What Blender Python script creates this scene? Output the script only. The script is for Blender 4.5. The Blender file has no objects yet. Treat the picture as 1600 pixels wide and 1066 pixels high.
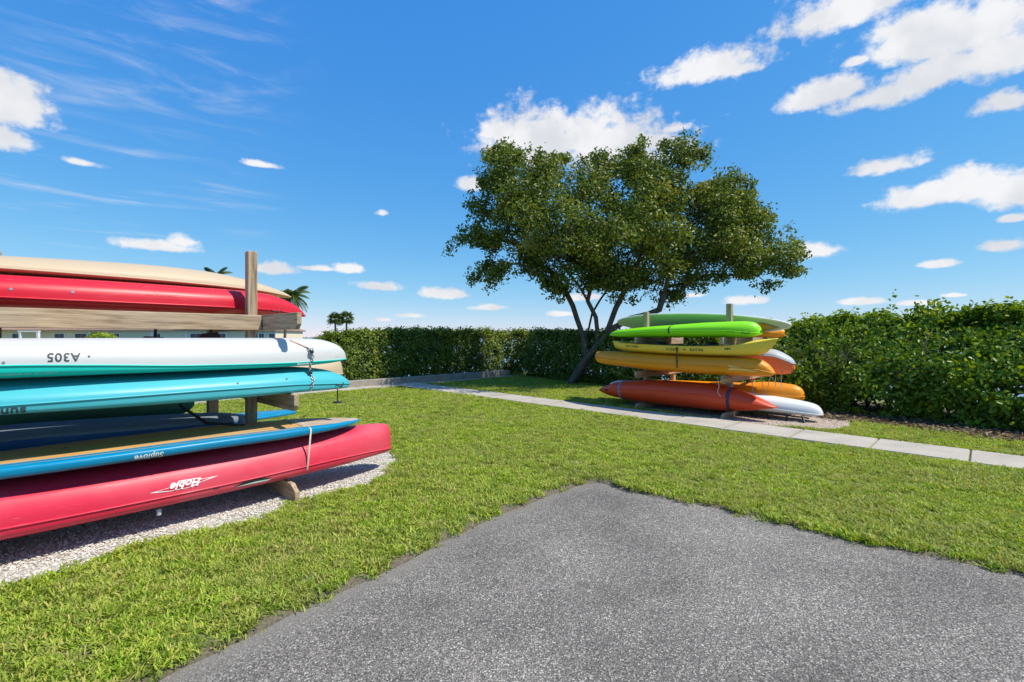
import bpy, bmesh, math, random
import numpy as np
from mathutils import Vector, Matrix
from mathutils.bvhtree import BVHTree
from mathutils import noise as mnoise
random.seed(7); rng = np.random.default_rng(7)
S = bpy.context.scene; C = S.collection
R = math.radians
# ------------------------------------------------------------------ camera, sky, sun, exposure
F, H, HY = 740.0, 1.5, 527.0
cam = bpy.data.cameras.new('camera'); co = bpy.data.objects.new('camera', cam); C.objects.link(co)
co.location = (0, 0, H); co.rotation_euler = (R(90), 0, 0)
cam.sensor_width = 36; cam.lens = 36*F/1600; cam.shift_y = -(533-HY)/1600
S.cycles.max_bounces = 6; S.cycles.diffuse_bounces = 3; S.cycles.glossy_bounces = 2; S.cycles.transmission_bounces = 2
cam.clip_start = .05; cam.clip_end = 9000; S.camera = co
S.view_settings.view_transform = 'Standard'; S.view_settings.look = 'None'
S.view_settings.exposure = 0.3; S.view_settings.gamma = 1
SUN_EL, SUN_PHI = 56, -18            # elevation; azimuth measured from +X towards +Y
sv = Vector((math.cos(R(SUN_EL))*math.cos(R(SUN_PHI)), math.cos(R(SUN_EL))*math.sin(R(SUN_PHI)), math.sin(R(SUN_EL))))
sl = bpy.data.lights.new('sun', 'SUN'); sl.energy = 4.6; sl.angle = R(.53); sl.color = (1, .925, .80)
so = bpy.data.objects.new('sun', sl); C.objects.link(so); so.rotation_euler = sv.to_track_quat('Z', 'Y').to_euler()

W = bpy.data.worlds.new('World'); S.world = W; W.use_nodes = True
nt = W.node_tree; nt.nodes.clear(); N = nt.nodes; K = nt.links
def wn(t, **k):
    n = N.new(t)
    for a, b in k.items(): setattr(n, a, b)
    return n
def wm(op, a, b=None, c=None, clamp=False):
    n = N.new('ShaderNodeMath'); n.operation = op; n.use_clamp = clamp
    for i, v in enumerate((a, b, c)):
        if v is None: continue
        if isinstance(v, (int, float)): n.inputs[i].default_value = v
        else: K.new(v, n.inputs[i])
    return n.outputs[0]
def wv(op, a, b=None):
    n = N.new('ShaderNodeVectorMath'); n.operation = op
    for i, v in enumerate((a, b)):
        if v is None: continue
        if isinstance(v, tuple): n.inputs[i].default_value = v
        else: K.new(v, n.inputs[i])
    return n.outputs['Value'] if op == 'LENGTH' else n.outputs[0]
def wmix(f, a, b):
    n = N.new('ShaderNodeMix'); n.data_type = 'RGBA'
    if isinstance(f, float): n.inputs[0].default_value = f
    else: K.new(f, n.inputs[0])
    for i, v in ((6, a), (7, b)):
        if isinstance(v, tuple): n.inputs[i].default_value = v
        else: K.new(v, n.inputs[i])
    return n.outputs[2]
def smooth(v, lo, hi):
    n = N.new('ShaderNodeMapRange'); n.interpolation_type = 'SMOOTHSTEP'; K.new(v, n.inputs[0])
    n.inputs[1].default_value = lo; n.inputs[2].default_value = hi
    return n.outputs[0]
sky = wn('ShaderNodeTexSky', sky_type='NISHITA', sun_disc=False)
sky.sun_elevation = R(SUN_EL); sky.sun_rotation = R(90-SUN_PHI)
sky.air_density = 1.0; sky.dust_density = 0.0; sky.ozone_density = 8; sky.altitude = 0
tc = wn('ShaderNodeTexCoord'); sep = wn('ShaderNodeSeparateXYZ'); K.new(tc.outputs['Generated'], sep.inputs[0])
az = wm('ARCTAN2', sep.outputs[0], sep.outputs[1]); el = wm('ARCSINE', sep.outputs[2])
cmb = wn('ShaderNodeCombineXYZ'); K.new(az, cmb.inputs[0]); K.new(el, cmb.inputs[1]); P = cmb.outputs[0]
def wnoise(scale, detail, rough, vec, dist=0):
    n = N.new('ShaderNodeTexNoise'); n.inputs['Scale'].default_value = scale; n.inputs['Detail'].default_value = detail
    n.inputs['Roughness'].default_value = rough; n.inputs['Distortion'].default_value = dist; K.new(vec, n.inputs['Vector']); return n.outputs['Fac']
CL = [(1330,12,130,34),(1450,62,130,46),(1545,45,100,52),(1570,85,90,42),(1460,118,120,30),(1300,146,85,22),(1385,150,85,22),
 (1108,108,84,24),(1150,110,40,12),(1580,160,50,20),(875,222,125,50),(960,228,110,42),(800,214,56,26),(1050,202,32,10),(1390,260,62,15),(1450,308,72,22),
 (1530,288,66,32),(1585,300,60,34),(1575,383,46,13),(1465,413,30,8),(1282,393,36,15),(14,165,74,50),(0,215,60,24),(-10,125,40,24),
 (125,254,38,8),(250,385,66,11),(284,380,26,13),(430,421,38,12),(500,420,40,6),(540,420,28,9),(590,448,36,9),(700,461,42,10),(765,481,28,6),
 (1165,470,34,9),(1080,462,24,6),(880,491,22,6),(905,466,30,7),(640,494,24,5),(600,500,14,3),(1345,472,40,7),(1435,474,40,6),(410,258,30,6),
 (597,333,12,6),(735,290,26,12),(1490,462,20,4),(1340,96,26,9),(1585,342,26,8)]
vals = []
for px, py, rx, ry in CL:
    dx, dz = (px-800)/F, (HY-py)/F
    a0, e0 = math.atan(dx), math.atan2(dz, math.hypot(dx, 1))
    ca = math.cos(a0)
    v = wv('MULTIPLY', wv('SUBTRACT', P, (a0, e0, 0)), (1/(rx/F*ca*ca), 1/(ry/F*ca), 0))
    v = wv('MAXIMUM', v, wv('MULTIPLY', v, (-1, -1.55, 0)))
    vals.append(wv('LENGTH', v))
m = vals[0]
for v in vals[1:]: m = wm('MINIMUM', m, v)
n1 = wnoise(13, 9, .62, wv('MULTIPLY', P, (1, 1.25, 1)), .1)
n2 = wnoise(46, 5, .6, wv('MULTIPLY', P, (1, 1.3, 1)))
nn = wm('ADD', wm('MULTIPLY', wm('SUBTRACT', n1, .5), 2.2), wm('MULTIPLY', wm('SUBTRACT', n2, .5), 1.1))
f_ = wm('ADD', wm('SUBTRACT', 1.06, wm('MINIMUM', m, 2.4)), nn)
d1 = smooth(f_, -.22, .5)
# the same kind of cloud all round the rest of the sky
g1 = wnoise(3.2, 9, .6, wv('MULTIPLY', P, (1, 2.2, 1)), .2)
outside = wm('MAXIMUM', smooth(wm('ABSOLUTE', az), .86, 1.0), smooth(el, .64, .75))
up = smooth(el, .02, .12)
d2 = wm('MULTIPLY', wm('MULTIPLY', smooth(g1, .57, .70), outside), up)
# cirrus streaks
mp = wn('ShaderNodeMapping'); mp.inputs['Rotation'].default_value = (0, 0, R(33)); mp.inputs['Scale'].default_value = (3.2, 17, 1); K.new(P, mp.inputs[0])
c1 = wnoise(1.6, 8, .6, mp.outputs[0], .6)
cm = smooth(wv('LENGTH', wv('MULTIPLY', wv('SUBTRACT', P, (-.66, .47, 0)), (3.2, 4.2, 0))), 1.0, .3)
d3 = wm('MULTIPLY', wm('MULTIPLY', smooth(c1, .46, .82), cm), .42)
mp2 = wn('ShaderNodeMapping'); mp2.inputs['Rotation'].default_value = (0, 0, R(-4)); mp2.inputs['Scale'].default_value = (3, 34, 1); K.new(P, mp2.inputs[0])
c2 = wnoise(1.5, 6, .55, mp2.outputs[0], .4)
cm2 = smooth(wv('LENGTH', wv('MULTIPLY', wv('SUBTRACT', P, (-.72, .24, 0)), (3.2, 7, 0))), 1.0, .3)
d4 = wm('MULTIPLY', wm('MULTIPLY', smooth(c2, .5, .8), cm2), .45)
dens = wm('MAXIMUM', wm('MAXIMUM', d1, d2), wm('MAXIMUM', d3, d4))
dens = wm('MULTIPLY', dens, .97, clamp=True)
shade = smooth(wnoise(9, 4, .5, wv('ADD', P, (0, .03, 0))), .35, .62)
ccol = wmix(shade, (6.0, 6.15, 6.5, 1), (7.6, 7.6, 7.7, 1))
# clear subtropical blue: one colour response for the whole sky
ssep = wn('ShaderNodeSeparateColor'); K.new(sky.outputs[0], ssep.inputs[0]); scmb = wn('ShaderNodeCombineColor')
for i_, (a_, g_) in enumerate(((.87, 1.18), (.804, .664), (.926, .24))):
    K.new(wm('MULTIPLY', wm('POWER', wm('MULTIPLY', ssep.outputs[i_], .1414), g_), a_*8.12), scmb.inputs[i_])
SKYC = scmb.outputs[0]
bg = wn('ShaderNodeBackground'); bg.inputs['Strength'].default_value = .1
K.new(wmix(dens, SKYC, ccol), bg.inputs['Color'])
W.cycles.sampling_method = 'NONE'
wo = wn('ShaderNodeOutputWorld'); K.new(bg.outputs[0], wo.inputs[0])

# ------------------------------------------------------------------ helpers
def G(px, py, z=0.0):
    Y = (H-z)*F/(py-HY); return ((px-800)/F*Y, Y)
def at(px, py, Y): return Vector(((px-800)/F*Y, Y, H-(py-HY)/F*Y))
def link(o, parent=None, mat=None):
    C.objects.link(o)
    if parent: o.parent = parent
    if mat: o.data.materials.append(mat)
    return o
def tag(o, label=None, cat=None, group=None, kind=None):
    for k, v in (('label', label), ('category', cat), ('group', group), ('kind', kind)):
        if v: o[k] = v
    return o
def empty(name, M, label, cat, group=None):
    o = bpy.data.objects.new(name, None); C.objects.link(o); o.matrix_world = M; o.empty_display_size = .1
    return tag(o, label, cat, group)
def fast(name, V, Fc, mat, parent=None, smooth=False, attrs=None):
    """V (n,3); Fc list of faces or (m,k) array"""
    me = bpy.data.meshes.new(name)
    if isinstance(Fc, np.ndarray):
        V = np.asarray(V, dtype=np.float32); m, k = Fc.shape
        me.vertices.add(len(V)); me.vertices.foreach_set('co', V.ravel())
        me.loops.add(m*k); me.loops.foreach_set('vertex_index', Fc.astype(np.int32).ravel())
        me.polygons.add(m); me.polygons.foreach_set('loop_start', np.arange(m, dtype=np.int32)*k)
        me.update(calc_edges=True)
    else:
        me.from_pydata([tuple(v) for v in V], [], Fc); me.update()
    if smooth: me.polygons.foreach_set('use_smooth', np.ones(len(me.polygons), dtype=bool))
    for nm, arr in (attrs or {}).items():
        a = me.attributes.new(nm, 'FLOAT', 'POINT'); a.data.foreach_set('value', np.asarray(arr, dtype=np.float32))
    o = bpy.data.objects.new(name, me)
    return link(o, parent, mat)
class MB:
    def __init__(s): s.V = []; s.F = []
    def add(s, V, Fc):
        b = len(s.V); s.V += [tuple(v) for v in V]; s.F += [[i+b for i in f] for f in Fc]; return s
    def box(s, c, d, ch=.004, M=None):
        """chamfered box: centre c, size d"""
        bm = bmesh.new(); bmesh.ops.create_cube(bm, size=1)
        for v in bm.verts: v.co = Vector((v.co.x*d[0], v.co.y*d[1], v.co.z*d[2]))
        if ch > 0: bmesh.ops.bevel(bm, geom=bm.edges[:], offset=ch, segments=1, affect='EDGES')
        bm.verts.ensure_lookup_table()
        T = Matrix.Translation(c) if M is None else Matrix.Translation(c) @ M
        s.add([T @ v.co for v in bm.verts], [[v.index for v in f.verts] for f in bm.faces]); bm.free(); return s
    def tube(s, pts, r, n=6, closed=False, cap=True):
        pts = [Vector(p) for p in pts]; m = len(pts); rr = r if hasattr(r, '__len__') else [r]*m
        V = []; prev = None
        for i, p in enumerate(pts):
            a = pts[(i-1) % m] if (closed or i > 0) else p; b = pts[(i+1) % m] if (closed or i < m-1) else p
            t = (b-a).normalized() if (b-a).length > 1e-9 else Vector((0, 0, 1))
            ref = prev if prev is not None else (Vector((0, 0, 1)) if abs(t.z) < .9 else Vector((1, 0, 0)))
            x = (ref - t*ref.dot(t)).normalized(); y = t.cross(x); prev = x
            for k in range(n):
                an = 2*math.pi*k/n; V.append(p + x*math.cos(an)*rr[i] + y*math.sin(an)*rr[i])
        Fc = []
        for i in range(m if closed else m-1):
            j = (i+1) % m
            for k in range(n): Fc.append([i*n+k, i*n+(k+1) % n, j*n+(k+1) % n, j*n+k])
        if not closed and cap: Fc.append(list(range(n))[::-1]); Fc.append([(m-1)*n+k for k in range(n)])
        return s.add(V, Fc)
    def build(s, name, mat, parent=None, smooth=False):
        return fast(name, s.V, s.F, mat, parent, smooth)
def cyl(c, axis, r, h, n=16):
    a = Vector(axis).normalized(); return MB().tube([Vector(c)-a*h/2, Vector(c)+a*h/2], r, n)

# ------------------------------------------------------------------ materials
def newmat(name):
    m = bpy.data.materials.new(name); m.use_nodes = True; t = m.node_tree
    return m, t, t.nodes['Principled BSDF']
def nd(t, ty, **k):
    n = t.nodes.new(ty)
    for a, b in k.items():
        if a in n.inputs.keys(): n.inputs[a].default_value = b
        else: setattr(n, a, b)
    return n
def ramp(t, fac, stops):
    r = t.nodes.new('ShaderNodeValToRGB'); e = r.color_ramp.elements
    while len(e) < len(stops): e.new(.5)
    for el_, (p, c) in zip(e, stops): el_.position = p; el_.color = (*c, 1)
    t.links.new(fac, r.inputs[0]); return r.outputs[0]
def mixc(t, f, a, b, mode='MIX'):
    n = t.nodes.new('ShaderNodeMix'); n.data_type = 'RGBA'; n.blend_type = mode
    for i, v in ((0, f), (6, a), (7, b)):
        if isinstance(v, (int, float)): n.inputs[i].default_value = v
        elif isinstance(v, tuple): n.inputs[i].default_value = (*v, 1)
        else: t.links.new(v, n.inputs[i])
    return n.outputs[2]
def bump(t, b, h, strength, dist):
    n = nd(t, 'ShaderNodeBump', Strength=strength, Distance=dist); t.links.new(h, n.inputs['Height']); t.links.new(n.outputs[0], b.inputs['Normal'])
def plastic(name, col, rough=.32, fade=.22, dirt=.38):
    """roto-moulded polyethylene: a little sun-bleached, scuffed and dusty"""
    m, t, b = newmat(name); o = nd(t, 'ShaderNodeTexCoord').outputs['Object']
    n1 = nd(t, 'ShaderNodeTexNoise', Scale=1.7, Detail=4.0); t.links.new(o, n1.inputs['Vector'])
    f = nd(t, 'ShaderNodeMapRange'); f.inputs[1].default_value = .42; f.inputs[2].default_value = .72; f.inputs[4].default_value = fade; t.links.new(n1.outputs['Fac'], f.inputs[0])
    c = mixc(t, f.outputs[0], col, tuple(min(1, x*.76+.14) for x in col))
    mp = nd(t, 'ShaderNodeMapping', Scale=(1.6, 16, 26)); t.links.new(o, mp.inputs[0])
    n2 = nd(t, 'ShaderNodeTexNoise', Scale=2.5, Detail=8.0, Roughness=.7); t.links.new(mp.outputs[0], n2.inputs['Vector'])
    f2 = nd(t, 'ShaderNodeMapRange'); f2.inputs[1].default_value = .58; f2.inputs[2].default_value = .80; f2.inputs[4].default_value = dirt; t.links.new(n2.outputs['Fac'], f2.inputs[0])
    c = mixc(t, f2.outputs[0], c, tuple(x*.62+.05 for x in col)); t.links.new(c, b.inputs['Base Color'])
    mp3 = nd(t, 'ShaderNodeMapping', Scale=(3.0, 60, 90), Rotation=(.05, .06, .04)); t.links.new(o, mp3.inputs[0])
    n3 = nd(t, 'ShaderNodeTexNoise', Scale=1.6, Detail=3.0, Roughness=.5); t.links.new(mp3.outputs[0], n3.inputs['Vector'])
    f3 = nd(t, 'ShaderNodeMapRange'); f3.inputs[1].default_value = .66; f3.inputs[2].default_value = .74; f3.inputs[4].default_value = .5; t.links.new(n3.outputs['Fac'], f3.inputs[0])
    c = mixc(t, f3.outputs[0], c, tuple(min(1, x*.6+.28) for x in col)); t.links.new(c, b.inputs['Base Color'])
    r = nd(t, 'ShaderNodeMapRange'); r.inputs[3].default_value = rough; r.inputs[4].default_value = rough+.22; t.links.new(n2.outputs['Fac'], r.inputs[0]); t.links.new(r.outputs[0], b.inputs['Roughness'])
    b.inputs['Specular IOR Level'].default_value = .42
    bump(t, b, n1.outputs['Fac'], .12, .02)
    return m
def flat(name, col, rough=.6, metal=0.0, var=.25, scale=14):
    m, t, b = newmat(name); o = nd(t, 'ShaderNodeTexCoord').outputs['Object']
    n1 = nd(t, 'ShaderNodeTexNoise', Scale=float(scale), Detail=5.0); t.links.new(o, n1.inputs['Vector'])
    c = mixc(t, n1.outputs['Fac'], tuple(x*(1-var) for x in col), tuple(min(1, x*(1+var)) for x in col)); t.links.new(c, b.inputs['Base Color'])
    b.inputs['Roughness'].default_value = rough; b.inputs['Metallic'].default_value = metal
    return m
def wood(name, ca, cb, cc, axis):
    m, t, b = newmat(name); o = nd(t, 'ShaderNodeTexCoord').outputs['Object']
    sc = [28, 28, 28]; sc[axis] = 1.6
    mp = nd(t, 'ShaderNodeMapping', Scale=tuple(sc)); t.links.new(o, mp.inputs[0])
    n1 = nd(t, 'ShaderNodeTexNoise', Scale=1.3, Detail=7.0, Roughness=.65, Distortion=.5); t.links.new(mp.outputs[0], n1.inputs['Vector'])
    n2 = nd(t, 'ShaderNodeTexNoise', Scale=2.4, Detail=4.0); t.links.new(o, n2.inputs['Vector'])
    c = ramp(t, n1.outputs['Fac'], [(.3, cc), (.48, ca), (.68, cb)])
    f = nd(t, 'ShaderNodeMapRange'); f.inputs[1].default_value = .4; f.inputs[2].default_value = .7; f.inputs[4].default_value = .7; t.links.new(n2.outputs['Fac'], f.inputs[0])
    c = mixc(t, f.outputs[0], c, mixc(t, .5, c, (.33, .29, .235))); t.links.new(c, b.inputs['Base Color'])
    vo = nd(t, 'ShaderNodeTexVoronoi', Scale=2.6); t.links.new(o, vo.inputs['Vector'])
    kn = nd(t, 'ShaderNodeMapRange'); kn.inputs[1].default_value = .05; kn.inputs[2].default_value = .09; t.links.new(vo.outputs['Distance'], kn.inputs[0])
    t.links.new(mixc(t, kn.outputs[0], (.06, .045, .03), c), b.inputs['Base Color'])
    b.inputs['Roughness'].default_value = .8; b.inputs['Specular IOR Level'].default_value = .2
    bump(t, b, n1.outputs['Fac'], .5, .004)
    return m
WA, WB, WC = (.37, .265, .165), (.54, .41, .275), (.15, .10, .06)
WOODX, WOODY, WOODZ = (wood('weathered_lumber_'+a, WA, WB, WC, i) for i, a in enumerate('xyz'))
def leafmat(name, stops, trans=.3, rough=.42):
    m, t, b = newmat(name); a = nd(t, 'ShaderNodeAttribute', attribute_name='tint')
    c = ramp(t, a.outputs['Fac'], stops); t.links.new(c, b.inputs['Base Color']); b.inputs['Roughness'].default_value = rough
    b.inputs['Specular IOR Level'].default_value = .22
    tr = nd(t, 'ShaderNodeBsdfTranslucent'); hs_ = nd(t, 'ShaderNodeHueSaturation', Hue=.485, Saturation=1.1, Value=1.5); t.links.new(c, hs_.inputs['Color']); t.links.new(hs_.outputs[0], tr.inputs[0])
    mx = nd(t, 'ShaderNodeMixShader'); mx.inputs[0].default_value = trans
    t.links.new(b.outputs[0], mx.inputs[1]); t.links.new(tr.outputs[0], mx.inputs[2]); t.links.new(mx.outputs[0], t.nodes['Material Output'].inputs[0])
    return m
LEAF_TREE = leafmat('tree_leaf', [(0, (0.0604, 0.0972, 0.0146)), (0.5, (0.1338, 0.1899, 0.0263)), (0.9, (0.2483, 0.2894, 0.0466)), (1, (0.3669, 0.3242, 0.0583))], .25, .38)
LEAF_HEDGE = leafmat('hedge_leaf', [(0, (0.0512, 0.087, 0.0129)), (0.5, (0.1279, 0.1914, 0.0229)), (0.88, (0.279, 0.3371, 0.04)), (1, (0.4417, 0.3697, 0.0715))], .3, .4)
LEAF_SHRUB = leafmat('shrub_leaf', [(0, (0.0559, 0.1067, 0.0104)), (0.5, (0.1397, 0.2421, 0.0188)), (0.88, (0.2888, 0.3971, 0.0314)), (1, (0.4471, 0.4261, 0.0627))], .35, .36)
LEAF_FAR = leafmat('distant_leaf', [(0, (0.036, 0.0625, 0.015)), (0.6, (0.096, 0.1375, 0.03)), (1, (0.156, 0.1875, 0.05))], .25, .5)
GRASS = leafmat('grass_blade', [(0, (0.1075, 0.211, 0.0125)), (0.45, (0.275, 0.4345, 0.0276)), (0.74, (0.4784, 0.5835, 0.0525)), (0.86, (0.5366, 0.5141, 0.1211)), (1, (0.6533, 0.5894, 0.1777))], .32, .5)
gt = GRASS.node_tree; gpos = nd(gt, 'ShaderNodeNewGeometry').outputs['Position']; gn1 = nd(gt, 'ShaderNodeTexNoise', Scale=1.1, Detail=5.0, Roughness=.65); gt.links.new(gpos, gn1.inputs['Vector'])
gmr = nd(gt, 'ShaderNodeMapRange'); gmr.inputs[1].default_value = .40; gmr.inputs[2].default_value = .66; gmr.inputs[4].default_value = .6; gt.links.new(gn1.outputs['Fac'], gmr.inputs[0])
gr_old = [l for l in gt.links if l.from_node.type == 'VALTORGB']; gsrc = gr_old[0].from_socket; gmx = mixc(gt, gmr.outputs[0], gsrc, mixc(gt, .62, gsrc, (.34, .30, .12)))
goi = nd(gt, 'ShaderNodeObjectInfo'); gor = nd(gt, 'ShaderNodeMapRange'); gor.inputs[1].default_value = .72; gor.inputs[2].default_value = 1.0; gor.inputs[4].default_value = .65; gt.links.new(goi.outputs['Random'], gor.inputs[0]); gmx = mixc(gt, gor.outputs[0], gmx, (.40, .33, .13))
gor2 = nd(gt, 'ShaderNodeMapRange'); gor2.inputs[1].default_value = .28; gor2.inputs[2].default_value = .0; gor2.inputs[4].default_value = .6; gt.links.new(goi.outputs['Random'], gor2.inputs[0]); gmx = mixc(gt, gor2.outputs[0], gmx, (.07, .12, .012))
for l in gr_old:
    ts = l.to_socket; gt.links.new(gmx, ts)
def bark(name, a, b_):
    m, t, b = newmat(name); o = nd(t, 'ShaderNodeTexCoord').outputs['Object']
    mp = nd(t, 'ShaderNodeMapping', Scale=(9, 9, 2.2)); t.links.new(o, mp.inputs[0])
    n1 = nd(t, 'ShaderNodeTexNoise', Scale=2.0, Detail=8.0, Roughness=.7); t.links.new(mp.outputs[0], n1.inputs['Vector'])
    t.links.new(ramp(t, n1.outputs['Fac'], [(.3, a), (.7, b_)]), b.inputs['Base Color']); b.inputs['Roughness'].default_value = .9
    bump(t, b, n1.outputs['Fac'], .8, .03); return m
BARK = bark('grey_bark', (.045, .036, .027), (.16, .135, .105)); BARKD = bark('brown_bark', (.035, .026, .018), (.10, .078, .055))
# ------------------------------------------------------------------ plan of the ground
def densify(pts, step=.12, jit=.02, closed=False, seed=1):
    r = np.random.default_rng(seed); out = []; m = len(pts)
    for i in range(m if closed else m-1):
        a = np.array(pts[i], float); b = np.array(pts[(i+1) % m], float); k = max(1, int(np.linalg.norm(b-a)/step))
        for j in range(k):
            out.append(a+(b-a)*j/k + r.normal(0, jit, 2))
    if not closed: out.append(np.array(pts[-1], float))
    return np.array(out)
def inside(P_, poly):
    x, y = P_[:, 0], P_[:, 1]; res = np.zeros(len(x), bool); j = len(poly)-1
    for i in range(len(poly)):
        xi, yi = poly[i]; xj, yj = poly[j]
        c = ((yi > y) != (yj > y)) & (x < (xj-xi)*(y-yi)/(yj-yi+1e-12)+xi); res ^= c; j = i
    return res
def sdist(P_, poly):
    d = np.full(len(P_), 1e9)
    for i in range(len(poly)):
        a = poly[i]; b = poly[(i+1) % len(poly)]; ab = b-a; t = np.clip(((P_-a)@ab)/max(ab@ab, 1e-12), 0, 1)
        d = np.minimum(d, np.linalg.norm(P_-(a+t[:, None]*ab), axis=1))
    return np.where(inside(P_, poly), -d, d)
ASPH = np.array([(-6.4, -3.6), (-2.9, .45), G(250,1060), G(450,960), G(600,890), G(750,815), G(840,776), G(905,754), G(940,750), G(972,761), G(1119,791.5), G(1337,842), G(1600,894), (5.6, 1.35), (10, -2.2), (10, -6), (-6.4, -6)])
O2 = Vector((-2.01, 4.25)); U2 = Vector((.68, .733)).normalized(); ANG_L = math.atan2(U2.y, U2.x)
R2 = Vector((3.77, 8.67)); ANG_R = -math.pi/4
ML = Matrix.Translation((O2.x, O2.y, 0)) @ Matrix.Rotation(ANG_L, 4, 'Z')       # left rack frame: x along the boats, y away, z up
MR = Matrix.Translation((R2.x, R2.y, 0)) @ Matrix.Rotation(ANG_R, 4, 'Z')       # right rack frame
bedL = [G(0,914), G(77,897), G(155,872), G(248,846), G(328,827), G(374,819), G(426,799), G(458,784), G(525,767), G(570,756), G(608,737), G(617,716)]
p = ML @ Vector((1.75, 1.2, 0)); q = ML @ Vector((1.6, 2.9, 0)); q2 = ML @ Vector((-4.5, 2.9, 0)); q3 = ML @ Vector((-4.5, -.35, 0))
BEDL = densify(bedL+[(p.x, p.y), (q.x, q.y), (q2.x, q2.y), (q3.x, q3.y)], .15, .02, True, 3)
BEDR = densify([tuple((MR @ Vector(v))[:2]) for v in ((-2.2,.35,0), (-.5,.18,0), (.2,.0,0), (1.0,.02,0), (1.75,.35,0), (1.9,.9,0), (1.5,2.1,0), (-2.4,2.2,0))], .2, .035, True, 4)
# pavement: straight along the right, corner, then back towards the left; rows of slabs
PATH1 = np.array([(10.9, .25), (-2.05, 13.2)]); 
def path_strip():
    out = []
    d = np.array([-.7071, .7071]); nrm = np.array([.7071, .7071]); base = np.array([2.05, 9.02]); 
    k = -9
    while k < 8:
        a = base + d*(k*.96+.02); b = base + d*((k+1)*.96-.0); bend = 0
        out.append([a, b, b+nrm*.86, a+nrm*.86]); k += 1
    e_ = base + d*(8*.96)
    l = np.array([-.7071, -.7071])
    c0 = e_ + nrm*.0
    # the corner slabs and the arm that runs back to the left behind the big rack
    out.append([e_+d*.012, e_+d*1.05, e_+d*1.05+nrm*.95, e_+d*.012+nrm*.86])
    for j in range(7):
        a = e_ + l*(j*1.2) + d*.012; b = e_ + l*((j+1)*1.2-.012) + d*.012
        if j == 0: a = a + l*.012
        out.append([a, b, b+d*.98, a+d*1.04])
    return out
SLABS = path_strip()
SL_POLY = [np.array(s) for s in SLABS]
HEDGE_A = np.array([(-5.9, 13.35), (-.25, 19.0)])
SHORE = np.array([(-60, 30), (-14, 22), (-6.4, 15.6), (-3, 19.2), (0, 21.4), (3, 19.2), (6.2, 14.6), (9.2, 11), (11.5, 8.2), (18, -2), (26, -20), (26, -60), (-400, -60), (-400, 260), (-60, 260), (-48, 90)])
xs = np.unique(np.concatenate([np.linspace(-300, -40, 14), np.linspace(-40, -7, 34), np.arange(-7, 11, .09), np.linspace(11, 30, 20)]))
ys = np.unique(np.concatenate([np.linspace(-40, .8, 10), np.arange(.8, 17.5, .09), np.linspace(17.5, 40, 40), np.linspace(40, 240, 12)]))
gx, gy = np.meshgrid(xs, ys); GP = np.stack([gx.ravel(), gy.ravel()], 1)
def lownoise(P_, s, seed=0.0): return np.array([mnoise.noise(Vector((x*s, y*s, seed))) for x, y in P_])
near = (GP[:, 0] > -7.1) & (GP[:, 0] < 11.1) & (GP[:, 1] > .7) & (GP[:, 1] < 20)
da = np.full(len(GP), 5.0); da[near] = sdist(GP[near], ASPH); da[(~near) & inside(GP, ASPH)] = -5
gz = np.zeros(len(GP)); ln = np.zeros(len(GP)); ln[near] = lownoise(GP[near], 3.0)
gz[near] += ln[near]*.010 + lownoise(GP[near], .45, 5)*.02
fall = np.clip((da+.05+ln*.03)/.10, 0, 1)
gz = gz*fall - .055*(1-fall)
for poly, dep in ((BEDL, .03), (BEDR, .03)):
    dd = np.full(len(GP), 5.0); dd[near] = sdist(GP[near], poly); k = np.clip(.5-dd/.1, 0, 1); gz = gz*(1-k) - dep*k
for poly in SL_POLY:
    dd = np.full(len(GP), 5.0); dd[near] = sdist(GP[near], poly); k = np.clip(.5-dd/.1, 0, 1); gz = np.minimum(gz, 0)*k + gz*(1-k) - .012*k
dsh = np.maximum(sdist(GP, SHORE), 0); gz -= np.clip(dsh*.55, 0, 3.5)
nx_, ny_ = len(xs), len(ys)
ii = (np.arange(ny_-1)[:, None]*nx_ + np.arange(nx_-1)[None]).ravel()
gm, t, b = newmat('lawn_soil'); pos = nd(t, 'ShaderNodeNewGeometry').outputs['Position']
n1 = nd(t, 'ShaderNodeTexNoise', Scale=.9, Detail=5.0); n2 = nd(t, 'ShaderNodeTexNoise', Scale=60.0, Detail=6.0, Roughness=.7)
t.links.new(pos, n1.inputs['Vector']); t.links.new(pos, n2.inputs['Vector'])
c = ramp(t, n2.outputs['Fac'], [(.3, (.06, .08, .02)), (.5, (.15, .17, .045)), (.7, (.28, .25, .11))])
c = mixc(t, n1.outputs['Fac'], c, mixc(t, .5, c, (.18, .21, .05))); sa_ = nd(t, 'ShaderNodeAttribute', attribute_name='soil'); c = mixc(t, sa_.outputs['Fac'], c, ramp(t, n2.outputs['Fac'], [(.3, (.06, .046, .032)), (.55, (.16, .13, .095)), (.75, (.30, .26, .20))])); t.links.new(c, b.inputs['Base Color']); b.inputs['Roughness'].default_value = .95
bump(t, b, n2.outputs['Fac'], .8, .02)
ground = fast('ground', np.column_stack([GP, gz]), np.stack([ii, ii+1, ii+nx_+1, ii+nx_], 1), gm, None, True, {'soil': np.clip(1.15-np.abs(da)/.13, 0, 1)}); tag(ground, kind='structure')

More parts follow.
